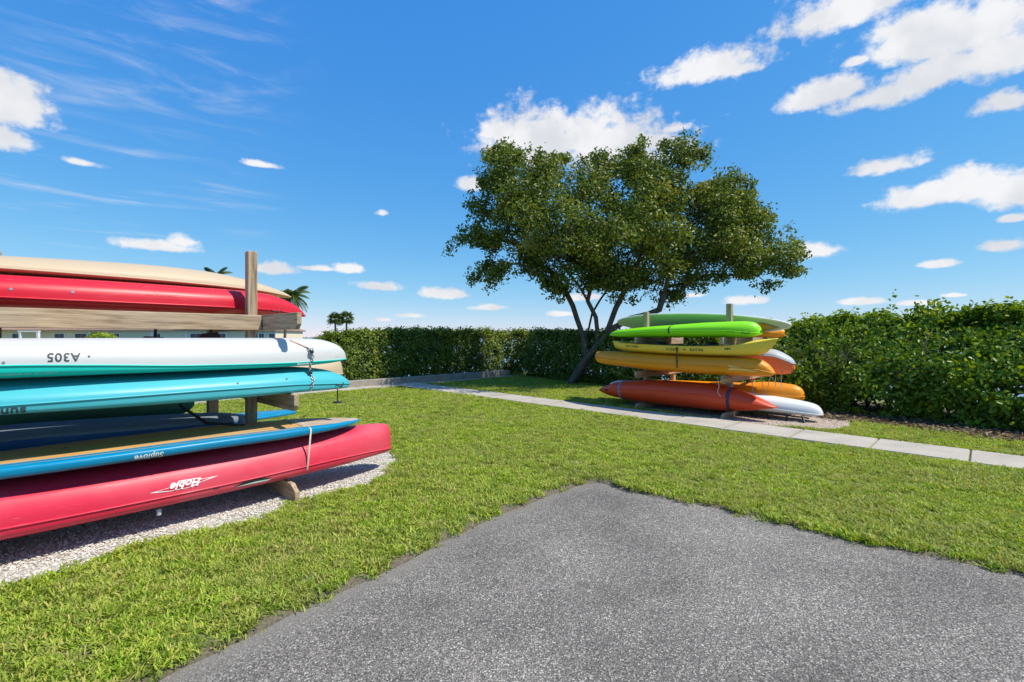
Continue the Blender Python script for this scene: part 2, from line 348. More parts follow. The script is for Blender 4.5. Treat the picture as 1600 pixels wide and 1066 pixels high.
# asphalt
am, t, b = newmat('worn_asphalt'); pos = nd(t, 'ShaderNodeNewGeometry').outputs['Position']
v1 = nd(t, 'ShaderNodeTexVoronoi', Scale=104.0); v2 = nd(t, 'ShaderNodeTexVoronoi', Scale=190.0); n1 = nd(t, 'ShaderNodeTexNoise', Scale=.85, Detail=6.0, Roughness=.6); n2 = nd(t, 'ShaderNodeTexNoise', Scale=190.0, Detail=3.0)
wrp = nd(t, 'ShaderNodeTexNoise', Scale=45.0, Detail=2.0); t.links.new(pos, wrp.inputs['Vector'])
vadd = nd(t, 'ShaderNodeVectorMath', operation='MULTIPLY_ADD'); t.links.new(wrp.outputs['Color'], vadd.inputs[0]); vadd.inputs[1].default_value = (.014, .014, .014); t.links.new(pos, vadd.inputs[2])
for n in (v1, v2): t.links.new(vadd.outputs[0], n.inputs['Vector'])
for n in (n1, n2): t.links.new(pos, n.inputs['Vector'])
sx = nd(t, 'ShaderNodeSeparateColor'); t.links.new(v1.outputs['Color'], sx.inputs[0])
stone = ramp(t, sx.outputs[0], [(0, (.092, .081, .068)), (.4, (.172, .154, .131)), (.75, (.325, .293, .25)), (1, (.62, .565, .49))])
edge = nd(t, 'ShaderNodeMapRange'); edge.inputs[1].default_value = .30; edge.inputs[2].default_value = .62; t.links.new(v1.outputs['Distance'], edge.inputs[0])
c = mixc(t, edge.outputs[0], stone, (.055, .054, .052))
sx2 = nd(t, 'ShaderNodeSeparateColor'); t.links.new(v2.outputs['Color'], sx2.inputs[0])
c = mixc(t, .35, c, ramp(t, sx2.outputs[1], [(.2, (.079, .071, .061)), (.6, (.20, .18, .154)), (1, (.55, .505, .44))]))
pn = nd(t, 'ShaderNodeMapRange'); pn.inputs[1].default_value = .3; pn.inputs[2].default_value = .7; pn.inputs[3].default_value = .78; pn.inputs[4].default_value = 1.58; t.links.new(n1.outputs['Fac'], pn.inputs[0])
mul = nd(t, 'ShaderNodeVectorMath', operation='SCALE'); t.links.new(c, mul.inputs[0]); t.links.new(pn.outputs[0], mul.inputs['Scale'])
ed = nd(t, 'ShaderNodeAttribute', attribute_name='sand')
sn = nd(t, 'ShaderNodeMath', operation='MULTIPLY'); t.links.new(ed.outputs['Fac'], sn.inputs[0])
smr = nd(t, 'ShaderNodeMapRange'); smr.inputs[1].default_value = .3; smr.inputs[2].default_value = .6; t.links.new(n1.outputs['Fac'], smr.inputs[0]); smr.inputs[3].default_value = .35; t.links.new(smr.outputs[0], sn.inputs[1])
sandc = ramp(t, n2.outputs['Fac'], [(.3, (.15, .135, .115)), (.7, (.27, .25, .215))])
t.links.new(mixc(t, sn.outputs[0], mul.outputs[0], sandc), b.inputs['Base Color']); b.inputs['Roughness'].default_value = .85; b.inputs['Specular IOR Level'].default_value = .25
bh = nd(t, 'ShaderNodeMath', operation='SUBTRACT'); bh.inputs[0].default_value = 1; t.links.new(v1.outputs['Distance'], bh.inputs[1]); bump(t, b, bh.outputs[0], .75, .006)
ax = np.unique(np.concatenate([np.arange(-6.4, -3.6, .5), np.arange(-3.6, 6, .1), np.arange(6, 10.01, .5)])); ay = np.unique(np.concatenate([np.arange(-6, .5, .6), np.arange(.5, 5.3, .1)]))
agx, agy = np.meshgrid(ax, ay); AP = np.stack([agx.ravel(), agy.ravel()], 1); AD = sdist(AP, ASPH)
aii = (np.arange(len(ay)-1)[:, None]*len(ax)+np.arange(len(ax)-1)[None]).ravel(); AF = np.stack([aii, aii+1, aii+len(ax)+1, aii+len(ax)], 1)
AF = AF[(AD[AF] < .16).all(1)]
left_edge = np.clip(1-(AP[:, 0]-(-1.547+ (AP[:, 1]-2.08)*.862))/.9, 0, 1)
sand = np.clip(1+AD/.20, 0, 1)*np.clip(.25+left_edge, 0, 1)
road = fast('asphalt_drive', np.column_stack([AP, -.024+.006*np.array([mnoise.noise(Vector((x*.8, y*.8, 3))) for x, y in AP])]), AF, am, None, True, {'sand': sand}); tag(road, kind='structure')

# pavement slabs
cm_, t, b = newmat('pale_concrete'); pos = nd(t, 'ShaderNodeNewGeometry').outputs['Position']
n1 = nd(t, 'ShaderNodeTexNoise', Scale=1.6, Detail=7.0, Roughness=.65); n2 = nd(t, 'ShaderNodeTexNoise', Scale=120.0, Detail=4.0); t.links.new(pos, n1.inputs['Vector']); t.links.new(pos, n2.inputs['Vector'])
c = ramp(t, n1.outputs['Fac'], [(.25, (.31, .27, .205)), (.5, (.47, .42, .335)), (.8, (.58, .525, .43))]); c = mixc(t, .3, c, ramp(t, n2.outputs['Fac'], [(.3, (.16, .15, .13)), (.7, (.46, .44, .41))]))
t.links.new(c, b.inputs['Base Color']); b.inputs['Roughness'].default_value = .9; bump(t, b, n2.outputs['Fac'], .4, .004)
pav = empty('pavement', Matrix.Identity(4), None, None); pav['kind'] = 'structure'
def slab(poly, z0, z1, name, mat, parent):
    bm = bmesh.new(); vs = [bm.verts.new((p_[0], p_[1], z0)) for p_ in poly]; f = bm.faces.new(vs)
    if f.normal.z < 0: f.normal_flip()
    r = bmesh.ops.extrude_face_region(bm, geom=[f]); bmesh.ops.translate(bm, verts=[v for v in r['geom'] if isinstance(v, bmesh.types.BMVert)], vec=(0, 0, z1-z0))
    bm.normal_update(); bmesh.ops.recalc_face_normals(bm, faces=bm.faces[:])
    te = [e for e in bm.edges if all(v.co.z > (z0+z1)/2 for v in e.verts)]
    bmesh.ops.bevel(bm, geom=te, offset=.008, segments=2, affect='EDGES')
    me = bpy.data.meshes.new(name); bm.to_mesh(me); bm.free(); return link(bpy.data.objects.new(name, me), parent, mat)
for i, s_ in enumerate(SLABS): slab([tuple(v) for v in s_], -.10, .022+random.uniform(-.003, .004), 'slab', cm_, pav)

# gravel beds of crushed shell
def gravelmat(name, cols, sc):
    m, t, b = newmat(name); pos = nd(t, 'ShaderNodeNewGeometry').outputs['Position']
    v = nd(t, 'ShaderNodeTexVoronoi', Scale=sc); t.links.new(pos, v.inputs['Vector']); s_ = nd(t, 'ShaderNodeSeparateColor'); t.links.new(v.outputs['Color'], s_.inputs[0])
    t.links.new(ramp(t, s_.outputs[0], cols), b.inputs['Base Color']); b.inputs['Roughness'].default_value = .9
    bh = nd(t, 'ShaderNodeMath', operation='SUBTRACT'); bh.inputs[0].default_value = 1; t.links.new(v.outputs['Distance'], bh.inputs[1]); bump(t, b, bh.outputs[0], .8, .012); return m
SHELL = [(0, (.30, .265, .215)), (.3, (.54, .50, .43)), (.7, (.66, .62, .55)), (1, (.82, .80, .74))]
GRAV = gravelmat('shell_gravel', SHELL, 120.0)
def sheet(name, poly, z, mat, step=.15):
    lo, hi = poly.min(0), poly.max(0); X = np.arange(lo[0], hi[0]+step, step); Y = np.arange(lo[1], hi[1]+step, step)
    a, b_ = np.meshgrid(X, Y); Q = np.stack([a.ravel(), b_.ravel()], 1); D = sdist(Q, poly); k = (np.arange(len(Y)-1)[:, None]*len(X)+np.arange(len(X)-1)[None]).ravel()
    Fq = np.stack([k, k+1, k+len(X)+1, k+len(X)], 1); Fq = Fq[(D[Fq] < step).all(1)]
    zz = z - np.clip(D+.03, 0, .2)*.25 + np.array([mnoise.noise(Vector((x*2.2, y*2.2, 9))) for x, y in Q])*.008
    return fast(name, np.column_stack([Q, zz]), Fq, mat, None, True)
GRAVR = gravelmat('pink_shell_gravel', [(0, (.18, .13, .10)), (.4, (.38, .29, .22)), (1, (.60, .50, .42))], 60.0)
for poly, gm_ in ((BEDL, GRAV), (BEDR, GRAVR)):
    g = sheet('gravel_bed', poly, -.008, gm_, .1); tag(g, kind='structure')
# soil strip and low wall behind the corner path
soilm = gravelmat('sandy_soil', [(0, (.20, .14, .09)), (.4, (.36, .27, .18)), (1, (.52, .44, .33))], 45.0)
def UV(a, w): return np.array([-.7071*(18.7+w)*.5*1.4142 + a*.7071, .7071*(18.7+w)*.5*1.4142 + a*.7071])   # a along, w across (Y-X = 18.7+w)
strip = np.array([UV(4.5, -.95), UV(13.0, -.85), UV(13.1, .0), UV(4.5, .0)]); g = sheet('soil_strip', strip, .012, soilm, .12); tag(g, kind='structure')

# ------------------------------------------------------------------ instanced stuff (grass, chips, litter)
def gn_scatter(name, pts, scl, src, parent_mat=None):
    me = bpy.data.meshes.new(name); me.vertices.add(len(pts)); me.vertices.foreach_set('co', np.asarray(pts, np.float32).ravel())
    n = len(pts)
    a = me.attributes.new('rz', 'FLOAT_VECTOR', 'POINT'); rv = np.zeros((n, 3), np.float32); rv[:, 2] = rng.uniform(0, 6.283, n); rv[:, :2] = rng.normal(0, .12, (n, 2)); a.data.foreach_set('vector', rv.ravel())
    a = me.attributes.new('sc', 'FLOAT', 'POINT'); a.data.foreach_set('value', np.asarray(scl, np.float32))
    a = me.attributes.new('ix', 'INT', 'POINT'); a.data.foreach_set('value', rng.integers(0, len(src), n).astype(np.int32))
    o = bpy.data.objects.new(name, me); C.objects.link(o)
    col = bpy.data.collections.new(name+'_source')
    for s_ in src: col.objects.link(s_)
    ng = bpy.data.node_groups.new(name, 'GeometryNodeTree')
    ng.interface.new_socket('Geometry', in_out='INPUT', socket_type='NodeSocketGeometry'); ng.interface.new_socket('Geometry', in_out='OUTPUT', socket_type='NodeSocketGeometry')
    gi = ng.nodes.new('NodeGroupInput'); go = ng.nodes.new('NodeGroupOutput'); ip = ng.nodes.new('GeometryNodeInstanceOnPoints'); ci = ng.nodes.new('GeometryNodeCollectionInfo')
    ci.inputs['Collection'].default_value = col; ci.inputs['Separate Children'].default_value = True; ci.inputs['Reset Children'].default_value = True
    ip.inputs['Pick Instance'].default_value = True
    def at_(nm, ty):
        q_ = ng.nodes.new('GeometryNodeInputNamedAttribute'); q_.data_type = ty; q_.inputs['Name'].default_value = nm; return q_.outputs['Attribute']
    L_ = ng.links.new
    L_(gi.outputs[0], ip.inputs['Points']); L_(ci.outputs[0], ip.inputs['Instance']); L_(at_('ix', 'INT'), ip.inputs['Instance Index']); L_(at_('rz', 'FLOAT_VECTOR'), ip.inputs['Rotation']); L_(at_('sc', 'FLOAT'), ip.inputs['Scale']); L_(ip.outputs[0], go.inputs[0])
    md = o.modifiers.new('scatter', 'NODES'); md.node_group = ng
    return o
def raw(name, V, Fc, mat, attrs=None):
    o = fast(name, V, Fc, mat, None, False, attrs); C.objects.unlink(o); return o
def grass_clump(k, nb, hgt, rad, dry):
    r = np.random.default_rng(100+k); V = []; Fq = []; T = []
    for i in range(nb):
        a = r.uniform(0, 6.283); d0 = rad*math.sqrt(r.uniform(0, 1)); bx, by = d0*math.cos(a), d0*math.sin(a)
        h = hgt*r.uniform(.55, 1.25); w = r.uniform(.0028, .0046); az_ = r.uniform(0, 6.283); lean = r.uniform(.25, 1.25)
        dx, dy = math.cos(az_), math.sin(az_); sxx, syy = -dy*w, dx*w; tn = min(1, max(0, r.normal(.42, .25))) if r.uniform() > dry else r.uniform(.78, 1); b0 = len(V)
        for j, (f, ww) in enumerate(((0, .8), (.4, 1), (.75, .75), (1, .08))):
            out = lean*h*f*f*.9 + h*.15*f; z = h*f*(1-.28*lean*f); V += [(bx+dx*out+sxx*ww, by+dy*out+syy*ww, z-.004), (bx+dx*out-sxx*ww, by+dy*out-syy*ww, z-.004)]; T += [tn*(.75+.25*f)]*2
        for j in range(3): Fq.append([b0+2*j, b0+2*j+1, b0+2*j+3, b0+2*j+2])
    return raw('grass_tuft', np.array(V), np.array(Fq), GRASS, {'tint': T})
tufts = [grass_clump(k, 36, .037, .060, .10+.05*k) for k in range(7)]
def sample(lo, hi, dens):
    n = int((hi[0]-lo[0])*(hi[1]-lo[1])*dens); return np.column_stack([rng.uniform(lo[0], hi[0], n), rng.uniform(lo[1], hi[1], n)])
def lawn_ok(Q, edge=.02):
    k = np.ones(len(Q), bool); jit = rng.normal(0, .035, len(Q))
    k &= sdist(Q, ASPH)+jit*1.2 > .035; k &= sdist(Q, BEDL)+jit*1.3 > .03; k &= sdist(Q, BEDR)+jit > .04
    for pl in SL_POLY:
        c0_ = pl.mean(0); k &= ~inside(Q+rng.normal(0, .010, Q.shape), c0_+(pl-c0_)*1.035)
    k &= ~inside(Q, strip); k &= sdist(Q, SHORE) < 0
    # bare under the right-hand shrubs
    k &= (Q[:, 0]*.80+Q[:, 1]*.60 + jit*4 < 9.95) | (Q[:, 1] > 11.6)
    k &= (Q[:, 1]-Q[:, 0] < 18.65)
    k &= np.abs(Q[:, 0]/np.maximum(Q[:, 1], .1)) < 1.22
    return k
def gh(Q):   # ground height under points: nearest grid sample
    ix = np.clip(np.searchsorted(xs, Q[:, 0]), 0, nx_-1); iy = np.clip(np.searchsorted(ys, Q[:, 1]), 0, ny_-1); return gz.reshape(ny_, nx_)[iy, ix]
GPTS = []; GS = []
for lo, hi, de, s0 in (((-5.5, 1.2), (6.5, 4.5), 520, .95), ((-5.5, 4.5), (9, 8.5), 400, 1.0), ((-7, 8.5), (9, 18.5), 210, 1.15)):
    Q = sample(lo, hi, de); Q = Q[lawn_ok(Q)]; GPTS.append(np.column_stack([Q, gh(Q)])); 
    pat = np.array([mnoise.noise(Vector((x*.9, y*.9, 2))) for x, y in Q]); GS.append(s0*rng.uniform(.7, 1.25, len(Q))*(1+.22*pat))
GPTS = np.concatenate(GPTS); GS = np.concatenate(GS)
gr = gn_scatter('lawn_grass', GPTS, GS, tufts); tag(gr, 'short sunlit green lawn grass with dry blades around the drive and racks', 'grass', kind='stuff')
# shell chips
chipm, t, b = newmat('shell_chip'); oi = nd(t, 'ShaderNodeObjectInfo'); t.links.new(ramp(t, oi.outputs['Random'], SHELL), b.inputs['Base Color']); b.inputs['Roughness'].default_value = .8
chips = []
for k in range(6):
    r = np.random.default_rng(40+k); bm = bmesh.new(); bmesh.ops.create_icosphere(bm, subdivisions=1, radius=.011)
    for v in bm.verts: v.co = Vector((v.co.x*r.uniform(.8, 1.4), v.co.y*r.uniform(.6, 1), v.co.z*r.uniform(.25, .6)))
    me = bpy.data.meshes.new('chip'); bm.to_mesh(me); bm.free(); me.materials.append(chipm); chips.append(bpy.data.objects.new('shell_chip', me))
Q = sample((-5.2, 2.3), (-.6, 7), 4200); Q = Q[sdist(Q, BEDL)+rng.normal(0, .03, len(Q)) < .02]; Q = Q[np.abs(Q[:, 0]/Q[:, 1]) < 1.25]
Q2 = sample((1.5, 7), (7, 12.5), 300); Q2 = Q2[sdist(Q2, BEDR)+rng.normal(0, .04, len(Q2)) < .02]
for Qc, lb in ((Q, 'loose white shell chips in the bed beneath the left kayak rack'), (Q2, 'loose pinkish shell chips in the bed beneath the right kayak rack')):
    o = gn_scatter('shell_chips', np.column_stack([Qc, np.full(len(Qc), .0)]), rng.uniform(.3, .95, len(Qc)), chips); tag(o, lb, 'gravel', kind='stuff')

# low concrete wall
wallm = flat('aged_concrete', (.29, .26, .22), .9, 0, .35, 5)
wl = MB(); a_, b_ = UV(4.5, .1), UV(13.05, .1); mid = (a_+b_)/2
wl.box((mid[0], mid[1], .04), (np.linalg.norm(b_-a_), .22, .34), .012, Matrix.Rotation(math.pi/4, 4, 'Z'))
tag(wl.build('garden_wall', wallm), 'low grey concrete garden wall in front of the clipped hedge', 'wall')

# ------------------------------------------------------------------ water
wmt, t, b = newmat('bay_water'); pos = nd(t, 'ShaderNodeNewGeometry').outputs['Position']; mp_ = nd(t, 'ShaderNodeMapping', Scale=(.5, .9, 1)); t.links.new(pos, mp_.inputs[0])
n1 = nd(t, 'ShaderNodeTexNoise', Scale=1.2, Detail=6.0); t.links.new(mp_.outputs[0], n1.inputs['Vector']); b.inputs['Base Color'].default_value = (.05, .13, .17, 1); b.inputs['Roughness'].default_value = .12
bump(t, b, n1.outputs['Fac'], .5, .3)
sea = fast('water', [(-4000, -4000, -.75), (4000, -4000, -.75), (4000, 8000, -.75), (-4000, 8000, -.75)], [[0, 1, 2, 3]], wmt); tag(sea, kind='structure')

# ------------------------------------------------------------------ foliage
def leaves(name, Pn, Nn, size, tint, mat, parent, asp=.52, simple=False):
    n = len(Pn); Nn = Nn/np.linalg.norm(Nn, axis=1)[:, None]
    rv = rng.normal(0, 1, (n, 3)); T = rv - (rv*Nn).sum(1)[:, None]*Nn; T /= np.linalg.norm(T, axis=1)[:, None]; B = np.cross(Nn, T)
    L_ = size[:, None]; w = L_*asp*.5; cup = Nn*L_*.10
    if simple:
        V = np.stack([Pn-T*L_*.5, Pn+B*w+cup, Pn+T*L_*.5, Pn-B*w+cup], 1).reshape(-1, 3); k = np.arange(n)[:, None]*4
        Fq = np.concatenate([k+np.array([0, 1, 2]), k+np.array([0, 2, 3])]); tv = np.repeat(tint, 4)
    else:
        V = np.stack([Pn-T*L_*.5, Pn-T*L_*.12+B*w*.9+cup, Pn+T*L_*.28+B*w*.85+cup, Pn+T*L_*.5, Pn+T*L_*.28-B*w*.85+cup, Pn-T*L_*.12-B*w*.9+cup], 1).reshape(-1, 3); k = np.arange(n)[:, None]*6
        Fq = np.concatenate([k+np.array([0, 1, 2, 3]), k+np.array([0, 3, 4, 5])]); tv = np.repeat(tint, 6)
    return fast(name, V, Fq, mat, parent, False, {'tint': tv})
def unit(n): v = rng.normal(0, 1, (n, 3)); return v/np.linalg.norm(v, axis=1)[:, None]

# ---- the big tree beyond the right rack
YT = 15.2
OUT = np.array([(700,384),(712,366),(738,352),(730,318),(745,290),(752,250),(758,214),(770,212),(800,228),(840,240),(856,236),(900,238),(940,236),(968,246),(984,222),(1004,222),(1010,244),(1040,214),(1070,210),(1096,224),(1112,250),(1092,262),(1072,262),(1078,285),(1100,283),(1122,272),(1156,268),(1184,288),(1180,318),(1204,328),(1226,352),(1256,376),(1252,405),(1250,432),(1220,440),(1198,455),(1170,440),(1140,436),(1110,452),(1080,446),(1058,476),(1030,478),(1012,455),(985,468),(960,464),(930,458),(905,452),(880,464),(862,462),(840,440),(815,424),(790,430),(765,450),(740,440),(736,425),(760,405),(770,392),(748,388),(715,402),(702,400)], float)
HOLES = [(1089,272,16,13),(1030,470,12,14),(700,300,10,10),(800,440,24,18),(1000,470,14,10),(1120,460,18,8),(880,478,20,12)]
cl = []
while len(cl) < 570:
    q_ = np.array([[rng.uniform(698, 1258), rng.uniform(208, 482)]]); 
    d_ = sdist(q_, OUT)[0]
    if d_ > -7: continue
    if any(((q_[0, 0]-hx)/hr)**2+((q_[0, 1]-hy)/hv)**2 < 1 for hx, hy, hr, hv in HOLES): continue
    px, py = q_[0]
    half = min(3.3, .35+(-d_)*14.0/F*1.5); depth = YT + rng.uniform(-1, 1)*half
    if mnoise.noise(Vector((px*.021, py*.021, depth*.6))) < -.30 and d_ < -14: continue
    rad = min(.46, max(.16, (-d_)*14.0/F*.9+.08))
    cl.append((at(px, py, depth), rad))
tr = empty('shade_tree', Matrix.Translation((1.75, 15.1, 0)), 'broad spreading green tree with several leaning trunks behind the right kayak rack', 'tree')
inv = Matrix.Translation((-1.75, -15.1, 0))
nodes = []   # (pos, parent)
def grow(pts, par):
    for p_ in pts: nodes.append([Vector(p_), par, 0.0]); par = len(nodes)-1
    return par
base = grow([Vector((1.80, 15.1, -.1)), at(897, 590, 15.05), at(915, 562, 15.0), at(934, 540, 15.0)], -1)
a1 = grow([at(933, 515, 15.10), at(931, 496, 15.10), at(918, 470, 15.00)], base); grow([at(905, 448, 14.90), at(884, 420, 14.70), at(858, 392, 14.50), at(835, 372, 14.30)], a1); grow([at(925, 440, 15.30), at(930, 400, 15.60), at(925, 350, 15.90), at(915, 300, 16.00)], a1)
a2 = grow([at(912, 528, 15.20), at(902, 500, 15.30), at(895, 478, 15.40), at(884, 456, 15.50), at(862, 425, 15.90), at(825, 400, 16.30), at(800, 370, 16.50)], base-1); grow([at(918, 522, 15.50), at(925, 490, 15.70), at(938, 468, 15.80), at(955, 445, 16.00), at(960, 400, 16.40)], base-1)
ax3 = grow([Vector((1.98, 15.25, -.1)), at(905, 585, 15.2), at(921, 560, 15.15), at(943, 532, 15.1)], -1)
a3 = grow([at(950, 515, 15.00), at(962, 482, 14.97), at(976, 455, 14.86), at(998, 408, 14.70), at(1012, 365, 14.59), at(1025, 315, 14.47)], ax3); grow([at(1020, 395, 14.54), at(1060, 360, 14.49), at(1100, 340, 14.44)], a3-2)
a4 = grow([at(960, 512, 14.86), at(985, 498, 14.82), at(1012, 492, 14.69), at(1030, 484, 14.60), at(1037, 462, 14.44), at(1045, 430, 14.29), at(1075, 400, 14.28), at(1130, 378, 14.32), at(1180, 370, 14.34)], base)
o0 = nodes[base][0]
for c_, rad in sorted(cl, key=lambda e: (e[0]-o0).length):
    best = min((i for i in range(3, len(nodes)) if nodes[i][0].z > 2.0 or i < 8), key=lambda i: (nodes[i][0]-c_).length + .25*max(0, nodes[i][0].z-c_.z))
    a = nodes[best][0]; dv = c_-a; m_ = max(1, int(dv.length/.35)); pts = []
    for j in range(1, m_+1):
        f = j/m_; pts.append(a+dv*f+Vector(rng.normal(0, .05, 3))*(1 if j < m_ else 0)+Vector((0, 0, .12*dv.length*math.sin(f*math.pi))))
    e = grow(pts, best); k = e
    while k >= 0: nodes[k][2] += 1; k = nodes[k][1]
tb = MB(); kids = {}
for i, (p_, pa, w) in enumerate(nodes): kids.setdefault(pa, []).append(i)
def rad_(w): return .008+.0066*math.sqrt(max(w, .3))
for i in range(len(nodes)):      # emit chains: each continues into its heaviest child
    pa = nodes[i][1]
    if pa >= 0 and max(kids[pa], key=lambda j: nodes[j][2]) == i: continue
    ch = [i]
    while ch[-1] in kids: ch.append(max(kids[ch[-1]], key=lambda j: nodes[j][2]))
    if pa >= 0: ch = [pa]+ch
    if len(ch) < 2: continue
    rr = [min(rad_(nodes[ch[1]][2]) if (pa >= 0 and q == 0) else rad_(nodes[j][2]), .115) for q, j in enumerate(ch)]
    tb.tube([inv @ nodes[j][0] for j in ch], rr, 7)
tb.build('trunk', BARK, tr, True)
LP = []; LN = []; LT = []
for c_, rad in cl:
    n = int(105*(rad/.4)**1.4)+60; d_ = unit(n)*(rng.uniform(0, 1, n)**.42)[:, None]*rad*np.array([1.1, 1.1, .85]); P_ = np.array(c_)+d_
    LP.append(P_); LN.append(d_/rad*.7+np.array([0, 0, .55])+rng.normal(0, .55, (n, 3))); LT.append(np.clip(rng.normal(.43+rng.normal(0, .17), .24, n), 0, 1))
# twigs poking out of the outline
for k in range(110):
    i = rng.integers(0, len(OUT)); f = rng.uniform(); p0 = OUT[i]*(1-f)+OUT[(i+1) % len(OUT)]*f; cen = np.array([980, 350]); d_ = p0-cen; d_ /= np.linalg.norm(d_); p1 = p0+d_*rng.uniform(-6, 7)
    c_ = np.array(at(p1[0], p1[1], YT+rng.normal(0, .5))); n = 26; P_ = c_+rng.normal(0, .085, (n, 3)); LP.append(P_); LN.append(rng.normal(0, .6, (n, 3))+np.array([0, 0, .5])); LT.append(np.clip(rng.normal(.5, .2, n), 0, 1))
LP = np.concatenate(LP)-np.array([1.75, 15.1, 0]); LN = np.concatenate(LN); LT = np.concatenate(LT)
leaves('crown', LP, LN, rng.uniform(.075, .135, len(LP)), LT, LEAF_TREE, tr, .5)

# ---- hedges: leaf shell on a lumpy box swept along a line, with stems inside
def hedge(name, label, line, hts, depth, dens, lsize, mat, bushy, stems, group=None, gaps=0.0, barkm=BARKD, shoulder=.28):
    line = np.array(line, float); seg = np.linalg.norm(np.diff(line, axis=0), axis=1); cum = np.concatenate([[0], np.cumsum(seg)]); Lt = cum[-1]
    def pt(s): return np.stack([np.interp(s, cum, line[:, 0]), np.interp(s, cum, line[:, 1])], -1)
    def nr(s):
        a, b_ = pt(np.clip(s-.4, 0, Lt)), pt(np.clip(s+.4, 0, Lt)); t_ = b_-a; t_ /= np.linalg.norm(t_, axis=1)[:, None]; return t_, np.stack([-t_[:, 1], t_[:, 0]], -1)   # normal to the left of travel = away from camera side
    root = empty(name, Matrix.Translation((line[0, 0], line[0, 1], 0)), label, 'hedge', group); o0 = np.array([line[0, 0], line[0, 1], 0])
    hmax = max(hts); n = int(Lt*(hmax*1.25+depth+.5)*dens); ncl = n//26
    s = rng.uniform(0, Lt, ncl); h = np.interp(s, np.linspace(0, Lt, len(hts)), hts)
    per = hmax*1.15+depth+.35*hmax; a = rng.uniform(0, per, ncl)
    fr = a < hmax*1.15; tp = (a >= hmax*1.15) & (a < hmax*1.15+depth)
    wt0 = shoulder*.9
    v = np.where(fr, rng.uniform(.02, 1, ncl), np.where(tp, 1.0, rng.uniform(.3, 1, ncl))); w = np.where(fr, 0, np.where(tp, wt0+(1-wt0)*rng.uniform(0, 1, ncl), 1.0))
    # rounded shoulder: front leans back near the top, tucked in near the ground
    lump = np.array([mnoise.noise(Vector((x*1.3, y*1.6, 4)))+.5*mnoise.noise(Vector((x*3.4, y*3.4, 8))) for x, y in zip(s, v*h+w*2)])
    off = w*depth + np.where(fr, depth*shoulder*np.clip((v-.30)/.70, 0, 1)**1.5 + .10*np.clip(1-v*4, 0, 1), 0) + np.where(~fr & ~tp, -depth*.2*v, 0) - lump*.19*bushy*np.where(w > .5, -1, 1)
    z = v*h*(1-.06*np.where(tp, np.clip(w-.6, 0, 1)*1.5, 0)) + np.where(tp | (v > .8), lump*.17*bushy, 0)
    inw = np.abs(rng.normal(0, .12, ncl)); off += np.where(w < .5, inw, -inw)*np.where(tp, 0, 1); z -= np.where(tp, inw, 0)
    endr = np.minimum(s, Lt-s); off += np.where(endr < .45, (.45-endr)*.5*(1-2*w), 0); z -= np.where(endr < .5, (.5-endr)**2*.7, 0)*v
    keep = np.ones(ncl, bool)
    if gaps > 0: keep = ~((z/h < .62) & (np.array([mnoise.noise(Vector((x*1.5, y*2.2, 31))) for x, y in zip(s, z)]) > .42-gaps*(1-z/h)))
    t_, nn_ = nr(s); c_ = np.column_stack([pt(s)+nn_*off[:, None], z])
    outn = np.column_stack([-nn_*np.where(tp, 0, np.where(w > .5, -1, 1))[:, None], np.where(tp, 1.2, .55)])
    c_, outn, z_, h_ = c_[keep], outn[keep], z[keep], h[keep]; m_ = len(c_); k = 26
    Pn = np.repeat(c_, k, 0)+rng.normal(0, .075, (m_*k, 3)); Nn = np.repeat(outn, k, 0)+rng.normal(0, .6, (m_*k, 3))
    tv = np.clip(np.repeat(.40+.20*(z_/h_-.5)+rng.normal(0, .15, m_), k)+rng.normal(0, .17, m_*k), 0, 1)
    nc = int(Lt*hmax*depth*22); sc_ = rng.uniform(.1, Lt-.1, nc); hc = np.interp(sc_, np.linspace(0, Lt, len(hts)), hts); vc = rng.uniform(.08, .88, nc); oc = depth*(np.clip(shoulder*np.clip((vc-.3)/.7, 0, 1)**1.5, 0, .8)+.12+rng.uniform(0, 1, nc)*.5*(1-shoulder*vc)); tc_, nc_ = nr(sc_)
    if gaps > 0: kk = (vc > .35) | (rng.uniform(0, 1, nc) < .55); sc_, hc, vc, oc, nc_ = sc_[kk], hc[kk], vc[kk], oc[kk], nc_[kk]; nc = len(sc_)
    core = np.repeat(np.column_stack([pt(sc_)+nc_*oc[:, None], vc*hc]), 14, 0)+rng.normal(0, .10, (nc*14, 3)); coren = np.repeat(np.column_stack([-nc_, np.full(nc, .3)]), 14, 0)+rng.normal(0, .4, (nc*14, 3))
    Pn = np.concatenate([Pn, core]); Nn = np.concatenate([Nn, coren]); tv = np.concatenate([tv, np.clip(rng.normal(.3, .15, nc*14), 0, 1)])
    # shoots above the top
    ns = int(Lt*bushy*5); ss = rng.uniform(.2, Lt-.2, ns); hh = np.interp(ss, np.linspace(0, Lt, len(hts)), hts); tt, n2_ = nr(ss); top = pt(ss)+n2_*(rng.uniform(min(.8, shoulder*.85), .95, ns)*depth)[:, None]
    sp = []; sn_ = []; st = []
    for i in range(ns):
        L_ = abs(rng.normal(.05, .12))*bushy+.05; q_ = rng.integers(8, 16); f = rng.uniform(0, 1, q_); dv = rng.normal(0, .18, 2)
        sp.append(np.column_stack([top[i, 0]+dv[0]*f*L_+rng.normal(0, .03, q_), top[i, 1]+dv[1]*f*L_+rng.normal(0, .03, q_), hh[i]-.05+f*L_])); sn_.append(rng.normal(0, .7, (q_, 3))+np.array([0, 0, .6])); st.append(np.clip(rng.normal(.6, .15, q_), 0, 1))
    Pn = np.concatenate([Pn]+sp)-o0; Nn = np.concatenate([Nn]+sn_); tv = np.concatenate([tv]+st); Pn[:, 2] = np.maximum(Pn[:, 2], .02)
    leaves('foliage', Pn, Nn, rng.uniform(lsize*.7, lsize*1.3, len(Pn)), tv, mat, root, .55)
    mb = MB()
